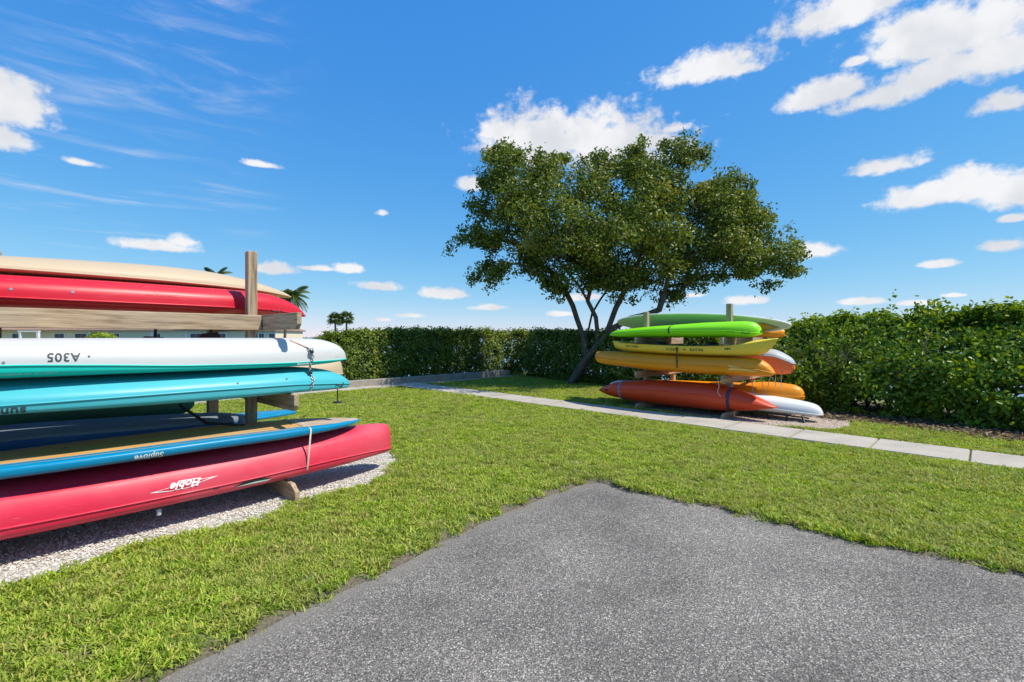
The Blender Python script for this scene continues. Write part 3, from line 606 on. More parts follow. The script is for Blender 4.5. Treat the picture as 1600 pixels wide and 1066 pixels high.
    for i in range(stems):
        s0 = rng.uniform(.1, Lt-.1); sa = np.array([s0]); t1, n1_ = nr(sa); b0 = pt(sa)[0]+n1_[0]*depth*rng.uniform(.3, .75); hh0 = np.interp(s0, np.linspace(0, Lt, len(hts)), hts); p_ = Vector((b0[0]-o0[0], b0[1]-o0[1], -.4)); d_ = Vector((rng.normal(0, .35), rng.normal(0, .35), 1)); pts = [p_]
        for j in range(6): d_ = (d_+Vector(rng.normal(0, .28, 3))).normalized(); d_.z = abs(d_.z)+.15; pts.append(pts[-1]+d_*(hh0+.2)/7)
        mb.tube(pts, list(np.linspace(rng.uniform(.016, .034), .006, 7)), 5)
        for j in range(3):
            q_ = pts[rng.integers(2, 6)]; e_ = Vector((rng.normal(0, .4), rng.normal(0, .4), rng.uniform(.1, .5))); mb.tube([q_, q_+e_*.5+Vector(rng.normal(0, .04, 3)), q_+e_], [.011, .008, .004], 4)
    mb.build('stems', barkm, root, True)
    return root
h1a, h1b = UV(6.0, .50), UV(13.4, .55)
hedge('clipped_hedge', 'long clipped dark green hedge behind the low concrete wall', [h1a, h1b, (.75, 18.9)], [1.55, 1.66, 1.72, 1.72, 1.72, 1.70], 1.3, 1500, .085, LEAF_HEDGE, .55, 60)
hedge('clipped_hedge', 'dark clipped hedge in shade behind the leaning tree trunks', [(.35, 18.1), (1.6, 16.2), (3.4, 13.9), (4.9, 12.0)], [1.70, 1.66, 1.62, 1.66, 1.7], 1.2, 1500, .085, LEAF_HEDGE, .6, 60)
hedge('tall_shrub_hedge', 'tall loose bright green shrub hedge at the right edge beside the kayak rack', [(4.75, 11.9), (6.15, 9.75), (7.15, 8.45), (8.05, 7.2), (9.6, 5.0), (11.4, 2.4)], [1.52, 1.72, 1.90, 1.96, 1.86, 1.82, 1.8, 1.8], 2.0, 2700, .086, LEAF_SHRUB, 1.7, 170, None, .20, BARKD, .78)
mulch = np.array([(5.3, 9.55), (6.35, 8.15), (7.5, 6.6), (9.0, 4.6), (11, 2), (13.5, 4), (10.5, 8), (8.5, 10.6), (6.5, 13), (5.0, 13.0)])
g = sheet('mulch_bed', mulch, .014, gravelmat('dark_leaf_mould', [(0, (.025, .018, .012)), (.5, (.06, .045, .028)), (1, (.14, .10, .06))], 30.0), .15); tag(g, kind='structure')
# leaf litter under the tall shrubs
litm = leafmat('dry_leaf', [(0, (.07, .045, .025)), (.5, (.17, .115, .06)), (1, (.34, .26, .15))], .1, .8)
mul = []
Q = sample((4.2, 3.0), (12, 12.6), 520); d_ = Q[:, 0]*.80+Q[:, 1]*.60; Q = Q[(d_ > 9.85+rng.normal(0, .12, len(Q))) & (d_ < 12.2) & (Q[:, 1] > 2)]
n = len(Q); Pl = np.column_stack([Q, .012+rng.uniform(0, .03, n)]); lt = leaves('leaf_litter', Pl, rng.normal(0, .35, (n, 3))+np.array([0, 0, 1]), rng.uniform(.04, .09, n), rng.uniform(0, 1, n), litm, None, .5, True)
tag(lt, 'brown fallen leaf litter on the ground under the tall right hedge', 'leaf litter', kind='stuff')
# far strip of mangroves along the bay, behind the hedge to the left
n = 26000; x_ = rng.uniform(-95, -8, n); y_ = 95+rng.uniform(-6, 6, n)-x_*.05; Pm = np.column_stack([x_, y_, np.abs(rng.normal(0, 1, n))*.55+.1]); hm = .9+.6*np.array([mnoise.noise(Vector((x*.18, 0, 3))) for x in x_]); Pm[:, 2] = np.minimum(Pm[:, 2], 1.35+hm*.35)*rng.uniform(.3, 1, n)+.2
mg = leaves('distant_mangroves', Pm, rng.normal(0, .5, (n, 3))+np.array([0, -.3, .7]), rng.uniform(.3, .6, n), rng.uniform(0, 1, n), LEAF_FAR, None, .6, True); tag(mg, 'low far-off green band of mangroves along the bay horizon', 'mangroves', kind='stuff')

# ---- palms
def palm(name, label, base_, height, lean, nf, fl, kind, seed, mat):
    r = np.random.default_rng(seed); root = empty(name, Matrix.Translation(base_), label, 'palm tree', None)
    top = Vector((lean[0], lean[1], height)); pts = [Vector((lean[0]*(f**1.8), lean[1]*(f**1.8), height*f)) for f in np.linspace(0, 1, 9)]
    MB().tube(pts, list(np.linspace(.17, .10, 9)), 8).build('trunk', BARK, root, True)
    V = []; Fq = []; T = []
    for i in range(nf):
        a = i*2.399+r.uniform(-.2, .2); pit = 1.15-1.9*(i/nf)+r.uniform(-.12, .12); L_ = fl*r.uniform(.8, 1.1); d0 = Vector((math.cos(a)*math.cos(pit), math.sin(a)*math.cos(pit), math.sin(pit))); p_ = Vector(top); side = Vector((-math.sin(a), math.cos(a), 0)); tn = r.uniform(.1, .9)
        if kind == 'feather':
            m_ = 22; d_ = d0.copy()
            for j in range(m_):
                d_ = (d_+Vector((0, 0, -.075))).normalized(); p2 = p_+d_*L_/m_; f = (j+1)/m_; ll = L_*.30*math.sin(math.pi*min(1, .12+.86*f))**.7
                for sgn in (-1, 1):
                    dv = (side*sgn*.85+d_*.55+Vector((0, 0, -.35))).normalized(); b0 = len(V); w = d_*.035
                    V += [p_-w, p_+w, p_+dv*ll*.6+w*.8+Vector((0, 0, -.02)), p_+dv*ll+Vector((0, 0, -ll*.25))]; Fq += [[b0, b0+1, b0+2, b0+3]]; T += [tn]*4
                b0 = len(V); V += [p_-side*.02, p_+side*.02, p2+side*.015, p2-side*.015]; Fq += [[b0, b0+1, b0+2, b0+3]]; T += [.9]*4
                p_ = p2
        else:
            c_ = top+d0*L_*.5; b0 = len(V); V += [top-side*.02, top+side*.02, c_+side*.02, c_-side*.02]; Fq += [[b0, b0+1, b0+2, b0+3]]; T += [.5]*4
            upv = d0.cross(side)
            for j in range(16):
                an = -2.1+4.2*j/15; dv = (d0*math.cos(an)+side*math.sin(an)+Vector((0, 0, -.25))).normalized(); b0 = len(V); w = dv.cross(upv).normalized()*.05; ll = L_*.55*r.uniform(.85, 1.05)
                V += [c_, c_+dv*ll*.5+w, c_+dv*ll+Vector((0, 0, -ll*.2)), c_+dv*ll*.5-w]; Fq += [[b0, b0+1, b0+2, b0+3]]; T += [tn]*4
    fast('crown', np.array([tuple(v) for v in V]), np.array(Fq), mat, root, False, {'tint': T})
    return root
b0 = at(447, 527, 52); palm('coconut_palm', 'curved coconut palm with drooping fronds beyond the red kayak tip', (b0.x-.2, b0.y, 0), 6.0, (.75, 0), 26, 2.5, 'feather', 3, LEAF_FAR)
b0 = at(335, 527, 60); palm('coconut_palm', 'coconut palm with only its frond tips showing above the tan kayak', (b0.x, b0.y, 0), 9.1, (.1, 0), 24, 2.3, 'feather', 5, LEAF_FAR)
b0 = at(525, 527, 62); palm('fan_palm', 'left one of the twin far fan palms above the hedge', (b0.x, b0.y, 0), 3.85, (-.15, 0), 34, 1.25, 'fan', 8, LEAF_FAR)
b0 = at(541, 527, 63); palm('fan_palm', 'right one of the twin far fan palms above the hedge', (b0.x, b0.y, 0), 4.0, (.05, 0), 34, 1.3, 'fan', 9, LEAF_FAR)

# ------------------------------------------------------------------ house far behind the left rack
HYD = 62.0
def hx(px): return (px-800)/F*HYD
stucco = flat('cream_stucco', (.78, .66, .46), .9, 0, .08, 1.5); trim = flat('white_trim', (.78, .78, .76), .6, 0, .05); glass, t, b = newmat('dark_window_glass'); b.inputs['Base Color'].default_value = (.02, .03, .045, 1); b.inputs['Roughness'].default_value = .08
tile = flat('brown_roof_tile', (.30, .19, .13), .85, 0, .35, 2.5); brown = flat('brown_door_paint', (.16, .10, .06), .6)
house = empty('long_house', Matrix.Translation((hx(220), HYD, 0)), 'long low cream house with white windows seen through the gap above the white kayak', 'house'); hx0 = hx(220)
x0_, x1_ = hx(-160)-hx0, hx(431)-hx0
MB().box(((x0_+x1_)/2, 4, 1.2), (x1_-x0_, 8, 2.6), .01).build('wall', stucco, house)
ov = .55; ez, rz_ = 2.48, 4.3
rv_ = [(x0_-ov, -ov, ez), (x1_+ov*.4, -ov, ez), (x1_+ov*.4, 8+ov, ez), (x0_-ov, 8+ov, ez), (x0_+4, 4, rz_), (x1_-4.5, 4, rz_), (x0_-ov, -ov, ez-.16), (x1_+ov*.4, -ov, ez-.16), (x1_+ov*.4, 8+ov, ez-.16), (x0_-ov, 8+ov, ez-.16)]
rf = fast('roof', rv_, [[0, 1, 5, 4], [1, 2, 5], [2, 3, 4, 5], [3, 0, 4], [6, 7, 1, 0], [7, 8, 2, 1], [8, 9, 3, 2], [9, 6, 0, 3], [6, 9, 8, 7]], tile, house)
for a_, b_ in ((86,101),(118,136),(168,187),(243,251),(298,315),(341,353),(405,413),(421,430),(20,34)):
    xa, xb = hx(a_)-hx0, hx(b_)-hx0; w_ = MB().box(((xa+xb)/2, -.03, 1.45), (xb-xa+.24, .10, 1.25), .01).build('window', trim, house)
    MB().box(((xa+xb)/2-(xb-xa)/4, -.085, 1.45), ((xb-xa)/2-.05, .03, 1.0), 0).build('pane', glass, w_); MB().box(((xa+xb)/2+(xb-xa)/4, -.085, 1.45), ((xb-xa)/2-.05, .03, 1.0), 0).build('pane', glass, w_)
xa, xb = hx(145)-hx0, hx(154)-hx0; MB().box(((xa+xb)/2, -.04, 1.05), (xb-xa, .10, 2.1), .01).build('door', brown, house)
for px in (47, 74, 141, 238, 292): MB().box((hx(px)-hx0, -1.2 if px < 80 else -.06, 1.15), (.28, .28 if px < 80 else .14, 2.3), .02).build('column', trim, house)
MB().box((hx(60)-hx0, -1.2, 2.24), (2.7, .3, .16), .01).build('porch_beam', trim, house)
# sunlit bush by the house
n = 1500; d_ = unit(n)*(rng.uniform(0, 1, n)**.35)[:, None]*np.array([2.0, 1.0, 1.0]); bx_ = hx(200); bo = empty('garden_bush', Matrix.Translation((bx_, 58, 0)), 'yellow green bush in front of the cream house', 'bush')
leaves('foliage', d_+np.array([0, 0, 1.15]), d_+rng.normal(0, .5, (n, 3)), rng.uniform(.2, .4, n), np.clip(rng.normal(.75, .2, n), 0, 1), LEAF_SHRUB, bo, .5, True)
MB().tube([(0, 0, -.1), (.05, 0, .5), (.1, .05, 1.1)], [.08, .06, .04]).build('stem', BARKD, bo)

# ------------------------------------------------------------------ kayak racks
def P4(M, x, y, z): return M @ Vector((x, y, z))
def rack(M, name, label, posts, rows, height, arms, beams, footend):
    root = empty(name, M, label, 'kayak rack')
    for (px, py, h, w) in posts: MB().box((px, py, h/2-.2), (w, w, h+.4), .006).build('post', WOODZ, root)
    for (ax_, y0, y1, z0, z1) in arms:
        mb = MB(); w = .042; ch = .05
        V = [(y0, z0+ch), (y0+ch*.9, z0), (y1, z0), (y1, z1), (y0, z1)] if not footend(z0) else [(y0, z0), (y1, z0), (y1, z1), (y0+.10, z1), (y0, z1-.06)]
        vs = [(ax_-w/2, a, b) for a, b in V]+[(ax_+w/2, a, b) for a, b in V]; k = len(V)
        mb.add(vs, [list(range(k)), list(range(2*k-1, k-1, -1))]+[[i, k+i, k+(i+1) % k, (i+1) % k] for i in range(k)]); o = mb.build('support_arm', WOODY, root)
        bm = bmesh.new(); bm.from_mesh(o.data); bmesh.ops.recalc_face_normals(bm, faces=bm.faces[:]); bmesh.ops.bevel(bm, geom=bm.edges[:], offset=.003, segments=1, affect='EDGES'); bm.to_mesh(o.data); bm.free()
        for dy in (.03, .07):
            if not footend(z0): cyl((ax_-w/2-.003, min(posts[0][1]+dy-.05, y1), (z0+z1)/2+.02-dy*.5), (1, 0, 0), .009, .012, 8).build('bolt', STEEL, root)
    for (xa, xb, y, z0, z1, th) in beams: MB().box(((xa+xb)/2, y, (z0+z1)/2), (xb-xa, th, z1-z0), .005).build('beam', WOODX, root)
    return root
STEEL = flat('galvanised_steel', (.42, .42, .43), .38, .9, .3); BLACK = flat('black_webbing', (.018, .018, .02), .6); BLACKP = flat('black_plastic', (.02, .02, .022), .4)
foot = lambda z: z < .02
la = []
for px in (-1.98, .075, -3.65):
    la += [(px, -.06, 2.95, 1.57, 1.725), (px, .0, 2.95, .825, .975), (px, -.02, 2.95, 0, .155)]
rackL = rack(ML, 'kayak_rack', 'large weathered timber kayak rack on shell gravel at the left', [(-.02, .86, 2.37, .090), (-1.90, .86, 2.2, .090), (-3.54, .86, 2.2, .090), (-.02, 2.16, 2.2, .105), (-1.80, 2.16, 2.30, .105), (-3.54, 2.16, 2.1, .105)], 0, 0, la,
    [(-3.7, .045, .778, 1.57, 1.722, .042)], foot)
ra = []
for px in (.06, -1.71):
    ra += [(px, .02, 2.2, 1.345, 1.492), (px, .02, 2.2, .645, .785), (px, .0, 2.2, 0, .10)]
rackR = rack(MR, 'kayak_rack', 'smaller timber kayak rack in front of the tree at the right', [(0, .56, 2.14, .10), (-1.76, .56, 2.05, .10), (0, 1.8, 1.7, .10), (-1.76, 1.8, 1.7, .10)], 0, 0, ra, [], foot)

# ------------------------------------------------------------------ boats
def pchip(xk, yk, x):
    xk = np.array(xk, float); yk = np.array(yk, float); h = np.diff(xk); d = np.diff(yk)/h; m_ = np.zeros(len(xk))
    if len(xk) == 2: return np.interp(x, xk, yk)
    for i in range(1, len(xk)-1):
        if d[i-1]*d[i] > 0: w1, w2 = 2*h[i]+h[i-1], h[i]+2*h[i-1]; m_[i] = (w1+w2)/(w1/d[i-1]+w2/d[i])
    m_[0], m_[-1] = d[0], d[-1]; i = np.clip(np.searchsorted(xk, x)-1, 0, len(h)-1); t_ = (x-xk[i])/h[i]
    return (2*t_**3-3*t_**2+1)*yk[i]+(t_**3-2*t_**2+t_)*h[i]*m_[i]+(-2*t_**3+3*t_**2)*yk[i+1]+(t_**3-t_**2)*h[i]*m_[i+1]
class Boat:
    """lofted hull; x along, y across (towards the rack), z up; upper and lower shells meet at the seam"""
    def __init__(s, M, name, label, cat, x0, x1, yc, top, seam, bot, beam, mu, ml, pu=2.3, pl=2.3, ends=(.03, .03), ep=(2.2, 2.2), mid=.5, names=('hull', 'deck'), rim=None, strakes=(), group=None, tilt=0.0, wells=None):
        n = 64; u = .5-.5*np.cos(np.linspace(0, math.pi, n)); x = x0+(x1-x0)*u
        f = lambda tb: pchip([q[0] for q in tb], [q[1] for q in tb], x)
        s.x = x; s.zt, s.zs, s.zb = f(top), f(seam), f(bot); s.b = np.zeros(n)
        for i, uu in enumerate(u):
            k, e, pw = ((mid-uu)/mid, ends[0], ep[0]) if uu < mid else ((uu-mid)/(1-mid), ends[1], ep[1])
            s.b[i] = e+(beam-e)*max(0, 1-k**pw)**.62
        z0 = min(s.zb.min(), s.zt.min()); xm = (x0+x1)/2
        s.M = M @ Matrix.Translation((xm, yc, z0)) @ Matrix.Rotation(tilt, 4, 'X'); s.off = np.array([xm, 0, z0]); s.yc = yc; s.frame = M
        s.root = empty(name, s.M, label, cat, group); m_ = 15; s.parts = {}
        def shell(zz, pw, nm, mat, is_up):
            V = []
            for i in range(n):
                for j in range(2*m_+1):
                    th = math.pi*j/(2*m_); cy, sz = math.cos(th), math.sin(th)
                    yy = math.copysign(abs(cy)**(2/pw), cy)*s.b[i]; k = abs(sz)**(2/pw)
                    z = s.zs[i]+(zz[i]-s.zs[i])*k
                    if is_up == s.hull_up:
                        for c0, amp, wd in strakes:
                            ph = abs(th-math.pi/2)/(math.pi/2); z += amp*math.exp(-((ph-c0)/wd)**2)*min(1, s.b[i]/beam*1.2)*(1 if is_up else -1)
                    if wells:
                        pass
                    V.append((x[i]-xm, yy, z-z0))
            w = 2*m_+1; Fq = []
            for i in range(n-1):
                for j in range(2*m_):
                    q_ = [i*w+j, (i+1)*w+j, (i+1)*w+j+1, i*w+j+1]; Fq.append(q_ if is_up else q_[::-1])
            for i in (0, n-1):
                q_ = [i*w+j for j in range(w)]; Fq.append(q_ if (i == n-1) == is_up else q_[::-1])
            o = fast(nm, V, Fq, mat, s.root, True); s.parts[nm] = o
            s.bv.append(BVHTree.FromPolygons([Vector(v) for v in V], Fq)); return o
        s.hull_up = names[0] == 'hull'; s.bv = []
        shell(s.zt, pu, names[0], mu, True); shell(s.zb, pl, names[1], ml, False)
        if rim:
            mb = MB()
            loop = [(x[i]-xm, s.b[i]+.002, s.zs[i]-z0) for i in range(n)]+[(x[i]-xm, -s.b[i]-.002, s.zs[i]-z0) for i in range(n-1, -1, -1)]
            mb.tube(loop, rim[1], 6, True).build('seam_rim', rim[0], s.root, True)
    def hit(s, x, z, side=-1):
        o = Vector((x-s.off[0], side*3.0, z-s.off[2])); best = None
        for b_ in s.bv:
            h_ = b_.ray_cast(o, Vector((0, -side, 0)))
            if h_[0] is not None and (best is None or h_[3] < best[1]): best = (h_[0], h_[3], h_[1])
        return best
    def text(s, txt, x, z, width, mat, rot180=True, slope=0.0, hscale=1.0, shear=0.0, bold=.0, name='lettering', off=.0035):
        cu = bpy.data.curves.new('t', 'FONT'); cu.body = txt; cu.shear = shear; cu.offset = bold; cu.resolution_u = 3; cu.space_character = 1.06
        o = bpy.data.objects.new('t', cu); C.objects.link(o); dg = bpy.context.evaluated_depsgraph_get(); me = bpy.data.meshes.new_from_object(o.evaluated_get(dg)); bpy.data.objects.remove(o)
        bm = bmesh.new(); bm.from_mesh(me); bmesh.ops.remove_doubles(bm, verts=bm.verts[:], dist=1e-5); bmesh.ops.triangulate(bm, faces=bm.faces[:])
        k0 = width/(max(v.co.x for v in bm.verts)-min(v.co.x for v in bm.verts))
        for _ in range(4):
            le = [e for e in bm.edges if e.calc_length()*k0 > .011]
            if not le: break
            bmesh.ops.subdivide_edges(bm, edges=le, cuts=1); bmesh.ops.triangulate(bm, faces=[f for f in bm.faces if len(f.verts) > 3])
        X = [v.co.x for v in bm.verts]; Y = [v.co.y for v in bm.verts]; k = width/(max(X)-min(X)); cx, cy = (max(X)+min(X))/2, (max(Y)+min(Y))/2; sg = -1 if rot180 else 1; ca, sa = math.cos(slope), math.sin(slope)
        for v in bm.verts:
            a, b_ = sg*(v.co.x-cx)*k, sg*(v.co.y-cy)*k*hscale; h_ = s.hit(x+a*ca-b_*sa, z+a*sa+b_*ca)
            if h_: v.co = h_[0]+Vector((0, -1, 0))*off
            else: v.co = Vector((x+a-s.off[0], -s.b.max(), z+b_-s.off[2]))
        me2 = bpy.data.meshes.new(name); bm.to_mesh(me2); bm.free(); bpy.data.meshes.remove(me); return link(bpy.data.objects.new(name, me2), s.root, mat)
    def print_marks(s, x, z, w, h, mat, seed=0, slope=0.0):
        """worn small print too faint to read: a row of tiny strokes"""
        q_ = np.random.default_rng(seed); mb = MB(); a = -w/2
        while a < w/2:
            ww = q_.uniform(.35, .8)*h; hh = h*q_.uniform(.6, 1)
            if q_.uniform() < .82:
                c_ = []
                for dx_, dz_ in ((0, -hh/2), (ww, -hh/2), (ww, hh/2), (0, hh/2)):
                    h_ = s.hit(x+a+dx_, z+dz_+slope*(a+dx_))
                    if h_: c_.append(h_[0]+Vector((0, -.003, 0)))
                if len(c_) == 4: mb.add(c_, [[0, 1, 2, 3]])
            a += ww+h*.22
        if mb.V: tag(mb.build('worn_print', mat, s.root), kind='stuff')
    def patch(s, poly, mat, name, off=.003):
        """thin decal shape from a closed outline in (x, z) draped on the near side"""
        bm = bmesh.new(); f = bm.faces.new([bm.verts.new((a, b_, 0)) for a, b_ in poly]); bmesh.ops.triangulate(bm, faces=[f]); bmesh.ops.subdivide_edges(bm, edges=bm.edges[:], cuts=2, use_grid_fill=True)
        for v in bm.verts:
            h_ = s.hit(v.co.x, v.co.y); v.co = (h_[0]+Vector((0, -off, 0))) if h_ else Vector((v.co.x-s.off[0], -s.b.max(), v.co.y-s.off[2]))
        me = bpy.data.meshes.new(name); bm.to_mesh(me); bm.free(); return link(bpy.data.objects.new(name, me), s.root, mat)
    def stud(s, x, z, r, mat, name='rivet'):
        h_ = s.hit(x, z)
        if h_: MB().tube([h_[0]-h_[2]*.004, h_[0]+h_[2]*.004], r, 10).build(name, mat, s.root)
    def handle(s, x, z, mat, w=.12, drop=.05):
        a, b_ = s.hit(x-w/2, z), s.hit(x+w/2, z)
        if a and b_:
            pts = [a[0], a[0]+Vector((.01, -.02, -drop*.5)), (a[0]+b_[0])/2+Vector((0, -.03, -drop)), b_[0]+Vector((-.01, -.02, -drop*.5)), b_[0]]; MB().tube(pts, .007, 6).build('carry_handle', mat, s.root, True)
    def ring(s, x):
        i = np.array([np.interp(x, s.x, a) for a in (s.b, s.zt, s.zs, s.zb)]); out = []
        for j in range(24):
            th = 2*math.pi*j/24; c_, q_ = math.cos(th), math.sin(th); zz = i[1] if q_ >= 0 else i[3]; out.append((s.yc+math.copysign(abs(c_)**.87, c_)*i[0], i[2]+(zz-i[2])*abs(q_)**.87))
        return out
def hull2d(pts):
    pts = sorted(set(pts))
    def half(p):
        h_ = []
        for q_ in p:
            while len(h_) > 1 and (h_[-1][0]-h_[-2][0])*(q_[1]-h_[-2][1])-(h_[-1][1]-h_[-2][1])*(q_[0]-h_[-2][0]) <= 0: h_.pop()
            h_.append(q_)
        return h_
    a, b_ = half(pts), half(pts[::-1]); return a[:-1]+b_[:-1]
def strap(M, boats, x, mat, name, label, w=.03, th=.003, dx=0.0, extra=()):
    pts = hull2d([q_ for b_ in boats for q_ in b_.ring(x)]+list(extra)); cy = sum(p_[0] for p_ in pts)/len(pts); cz = sum(p_[1] for p_ in pts)/len(pts); m_ = len(pts); V = []
    for y, z in pts:
        d_ = math.hypot(y-cy, z-cz); k = (d_+.006)/d_; k2 = (d_+.006+th)/d_; xx = x+dx*(z-cz)
        for kk in (k, k2):
            for sg in (-1, 1): V.append((xx+sg*w/2, cy+(y-cy)*kk, cz+(z-cz)*kk))
    Fq = []
    for i in range(m_):
        a, b_ = i*4, ((i+1) % m_)*4; Fq += [[a, a+1, b_+1, b_], [a+2, b_+2, b_+3, a+3], [a, b_, b_+2, a+2], [a+1, a+3, b_+3, b_+1]]
    o = fast(name, V, Fq, mat, None, True); o.matrix_world = M; tag(o, label, 'strap'); 
    bm = bmesh.new(); bm.from_mesh(o.data); bmesh.ops.recalc_face_normals(bm, faces=bm.faces[:]); bm.to_mesh(o.data); bm.free(); return o
def prof(x0, x1, a, mid, b_, r0=.12, r1=.12, k=.5):
    """end value a, mid value, end value b_, with rounded rise over r0/r1 metres"""
    return [(x0, a), (x0+r0*.35, a+(mid-a)*.55), (x0+r0, a+(mid-a)*.88), (x0+r0*3.2, mid), (x1-r1*3.2, mid), (x1-r1, b_+(mid-b_)*.88), (x1-r1*.35, b_+(mid-b_)*.55), (x1, b_)]

PW = plastic('white_hull_plastic', (.55, .56, .555), .3, .05, .2); PT = plastic('teal_deck_plastic', (.0, .55, .47), .3, .1); PQ = plastic('turquoise_plastic', (.06, .43, .50), .3, .14)
PPK = plastic('sunfaded_red_plastic', (.66, .020, .060), .34, .45, .35); PRD = plastic('red_plastic', (.58, .006, .024), .3, .1); PTAN = plastic('tan_plastic', (.50, .395, .26), .42, .1); PYE = plastic('yellow_plastic', (.80, .60, .06), .35, .12)
PBL = plastic('blue_board_paint', (.0, .22, .42), .22, .08, .1); PDB = plastic('navy_blue_plastic', (.01, .09, .26), .35); PGY = plastic('pale_grey_plastic', (.40, .43, .46), .4); PDG = plastic('shaded_grey_plastic', (.15, .19, .24), .45)  # shaded grey: darker copy of the pale grey, deck shade put into its colour
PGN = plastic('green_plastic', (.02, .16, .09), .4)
PLG = plastic('lime_green_plastic', (.24, .74, .0), .3, .08, .1); PAM = plastic('amber_plastic', (.78, .28, .0), .32, .08, .15); POR = plastic('orange_red_plastic', (.60, .05, .008), .33, .08, .18); PCO = plastic('coral_orange_plastic', (.80, .16, .04), .33); PMI = plastic('mint_board_paint', (.34, .52, .36), .3, .05, .1); PWG = plastic('grey_white_plastic', (.66, .69, .68), .35, .05, .2)
INK = flat('dark_lettering', (.04, .045, .05), .6, 0, .1); INKW = flat('white_lettering', (.85, .85, .85), .5, 0, .05); INKG = flat('silver_lettering', (.55, .62, .62), .5, 0, .05); INKT = flat('pale_teal_lettering', (.25, .62, .60), .5, 0, .05); PURP = flat('violet_lettering', (.30, .16, .42), .5, 0, .1)
DECKW = wood('board_wood_veneer', (.55, .30, .09), (.66, .39, .14), (.42, .20, .05), 0)
PADM = wood('bleached_deck_pad', (.42, .33, .26), (.55, .46, .38), (.26, .18, .13), 0)
ROPE = flat('pale_rope', (.62, .55, .47), .85, 0, .25, 60); ROPEP = flat('pink_webbing', (.72, .42, .34), .8)

# left rack ----------------------------------------------------------------
white = Boat(ML, 'kayak', 'white-hulled kayak with a teal deck lying upside down at eye level', 'kayak', -3.05, .755, .395,
    [(-3.05,1.34),(-3.0,1.42),(-2.85,1.47),(-2.3,1.49),(-1,1.493),(.1,1.492),(.42,1.482),(.58,1.447),(.68,1.40),(.735,1.34),(.755,1.29)],
    [(-3.05,1.32),(-1.75,1.318),(-1.3,1.303),(-.7,1.275),(.15,1.262),(.755,1.268)], [(-3.05,1.29),(-2.6,1.235),(-1.75,1.228),(.2,1.222),(.5,1.235),(.755,1.262)],
    .375, PW, PT, 2.6, 4.5, (.02, .012), (2.4, 2.6), .5, rim=(PT, .006), strakes=((.72, .006, .05), (.35, .005, .05)))
white.text('A305', -1.46, 1.365, .165, INK, True, -.01, 1.1, 0, .012); white.stud(-1.335, 1.366, .006, INK); white.stud(-1.74, 1.34, .008, STEEL)
white.text('Hobie', .20, 1.247, .15, INKW, True, -.01, 1.0, .35, .03, 'logo'); white.print_marks(.60, 1.305, .075, .008, INKG, 1); white.print_marks(-1.62, 1.262, .27, .011, INKT, 2, .02)
MB().box((.742-white.off[0], 0, 1.245-white.off[2]), (.03, .05, .05), .006).build('bow_bracket', BLACKP, white.root)
turq = Boat(ML, 'kayak', 'turquoise sit-in kayak lying upside down beneath the white and teal one', 'kayak', -2.6, .785, .395,
    [(-2.6,1.06),(-2.5,1.13),(-2.2,1.19),(-1.75,1.215),(-.5,1.214),(.2,1.207),(.45,1.18),(.62,1.13),(.73,1.075),(.785,1.03)],
    [(-2.6,1.05),(-1.75,1.064),(-.7,1.072),(0,1.064),(.5,1.035),(.785,1.006)], [(-2.6,1.03),(-2.2,1.0),(-1.75,.996),(-1.2,.985),(-.5,.976),(0,.976),(.5,.968),(.72,.965),(.785,.985)],
    .395, PQ, PQ, 2.1, 6.0, (.02, .03), (2.2, 2.3), .5, rim=(PQ, .007), strakes=((.55, .010, .05), (.2, .006, .06)))
turq.text('sundolphin', -1.825, 1.028, .37, INK, True, .01, 1.0, 0, .02); 
for x_, z_ in ((-.40, 1.112), (.02, 1.118)): turq.stud(x_, z_, .008, INK)
pink = Boat(ML, 'kayak', 'long sun-faded pinkish red kayak upside down on the lowest arms', 'kayak', -2.9, 1.315, .43,
    [(-2.9,.40),(-2.8,.46),(-2.4,.51),(-1.7,.525),(-.6,.53),(.2,.532),(.8,.528),(1.15,.515),(1.28,.49),(1.315,.45)],
    [(-2.9,.30),(-1.7,.272),(-.6,.272),(.3,.275),(.9,.262),(1.315,.225)], [(-2.9,.26),(-2.3,.18),(-1.7,.162),(0,.162),(.6,.165),(1.0,.18),(1.25,.185),(1.315,.20)],
    .37, PPK, PPK, 2.5, 3.2, (.02, .035), (2.4, 1.9), .47, rim=(PPK, .007), strakes=((.62, .008, .06), (.0, .008, .08)))
lx, lz = -.78, .345
pink.patch([(lx-.21, lz-.022), (lx-.06, lz-.004), (lx-.02, lz+.03), (lx+.10, lz+.026), (lx+.13, lz+.012), (lx+.25, lz+.012), (lx+.12, lz-.012), (lx+.06, lz-.036), (lx-.08, lz-.036)], INKW, 'logo_flash', .003)
pink.patch([(lx-.17, lz-.019), (lx-.055, lz-.006), (lx-.018, lz+.025), (lx+.09, lz+.021), (lx+.12, lz+.009), (lx+.20, lz+.009), (lx+.10, lz-.010), (lx+.05, lz-.030), (lx-.075, lz-.030)], PRD, 'logo_field', .0045)
pink.text('Hobie', lx+.02, lz-.003, .21, INKW, True, .02, 1.0, .45, .035, 'logo', .009)
for x_, z_ in ((-1.22, .262), (-.55, .255)): pink.patch([(x_-.02, z_-.004), (x_+.02, z_-.004), (x_+.02, z_+.005), (x_-.02, z_+.005)], INK, 'slot')
pink.patch([(-.42, .235), (-.30, .222), (-.16, .225), (-.11, .245), (-.2, .262), (-.33, .262)], BLACKP, 'scupper_recess', .002); pink.patch([(-.42, .232), (-.14, .222), (-.11, .236), (-.24, .242)], PWG, 'recess_edge', .004)
MB().tube([(-.92-pink.off[0], -.30, .17-pink.off[2]), (-.92-pink.off[0], -.30, .125-pink.off[2])], .016, 8).build('drain_plug', PGY, pink.root)
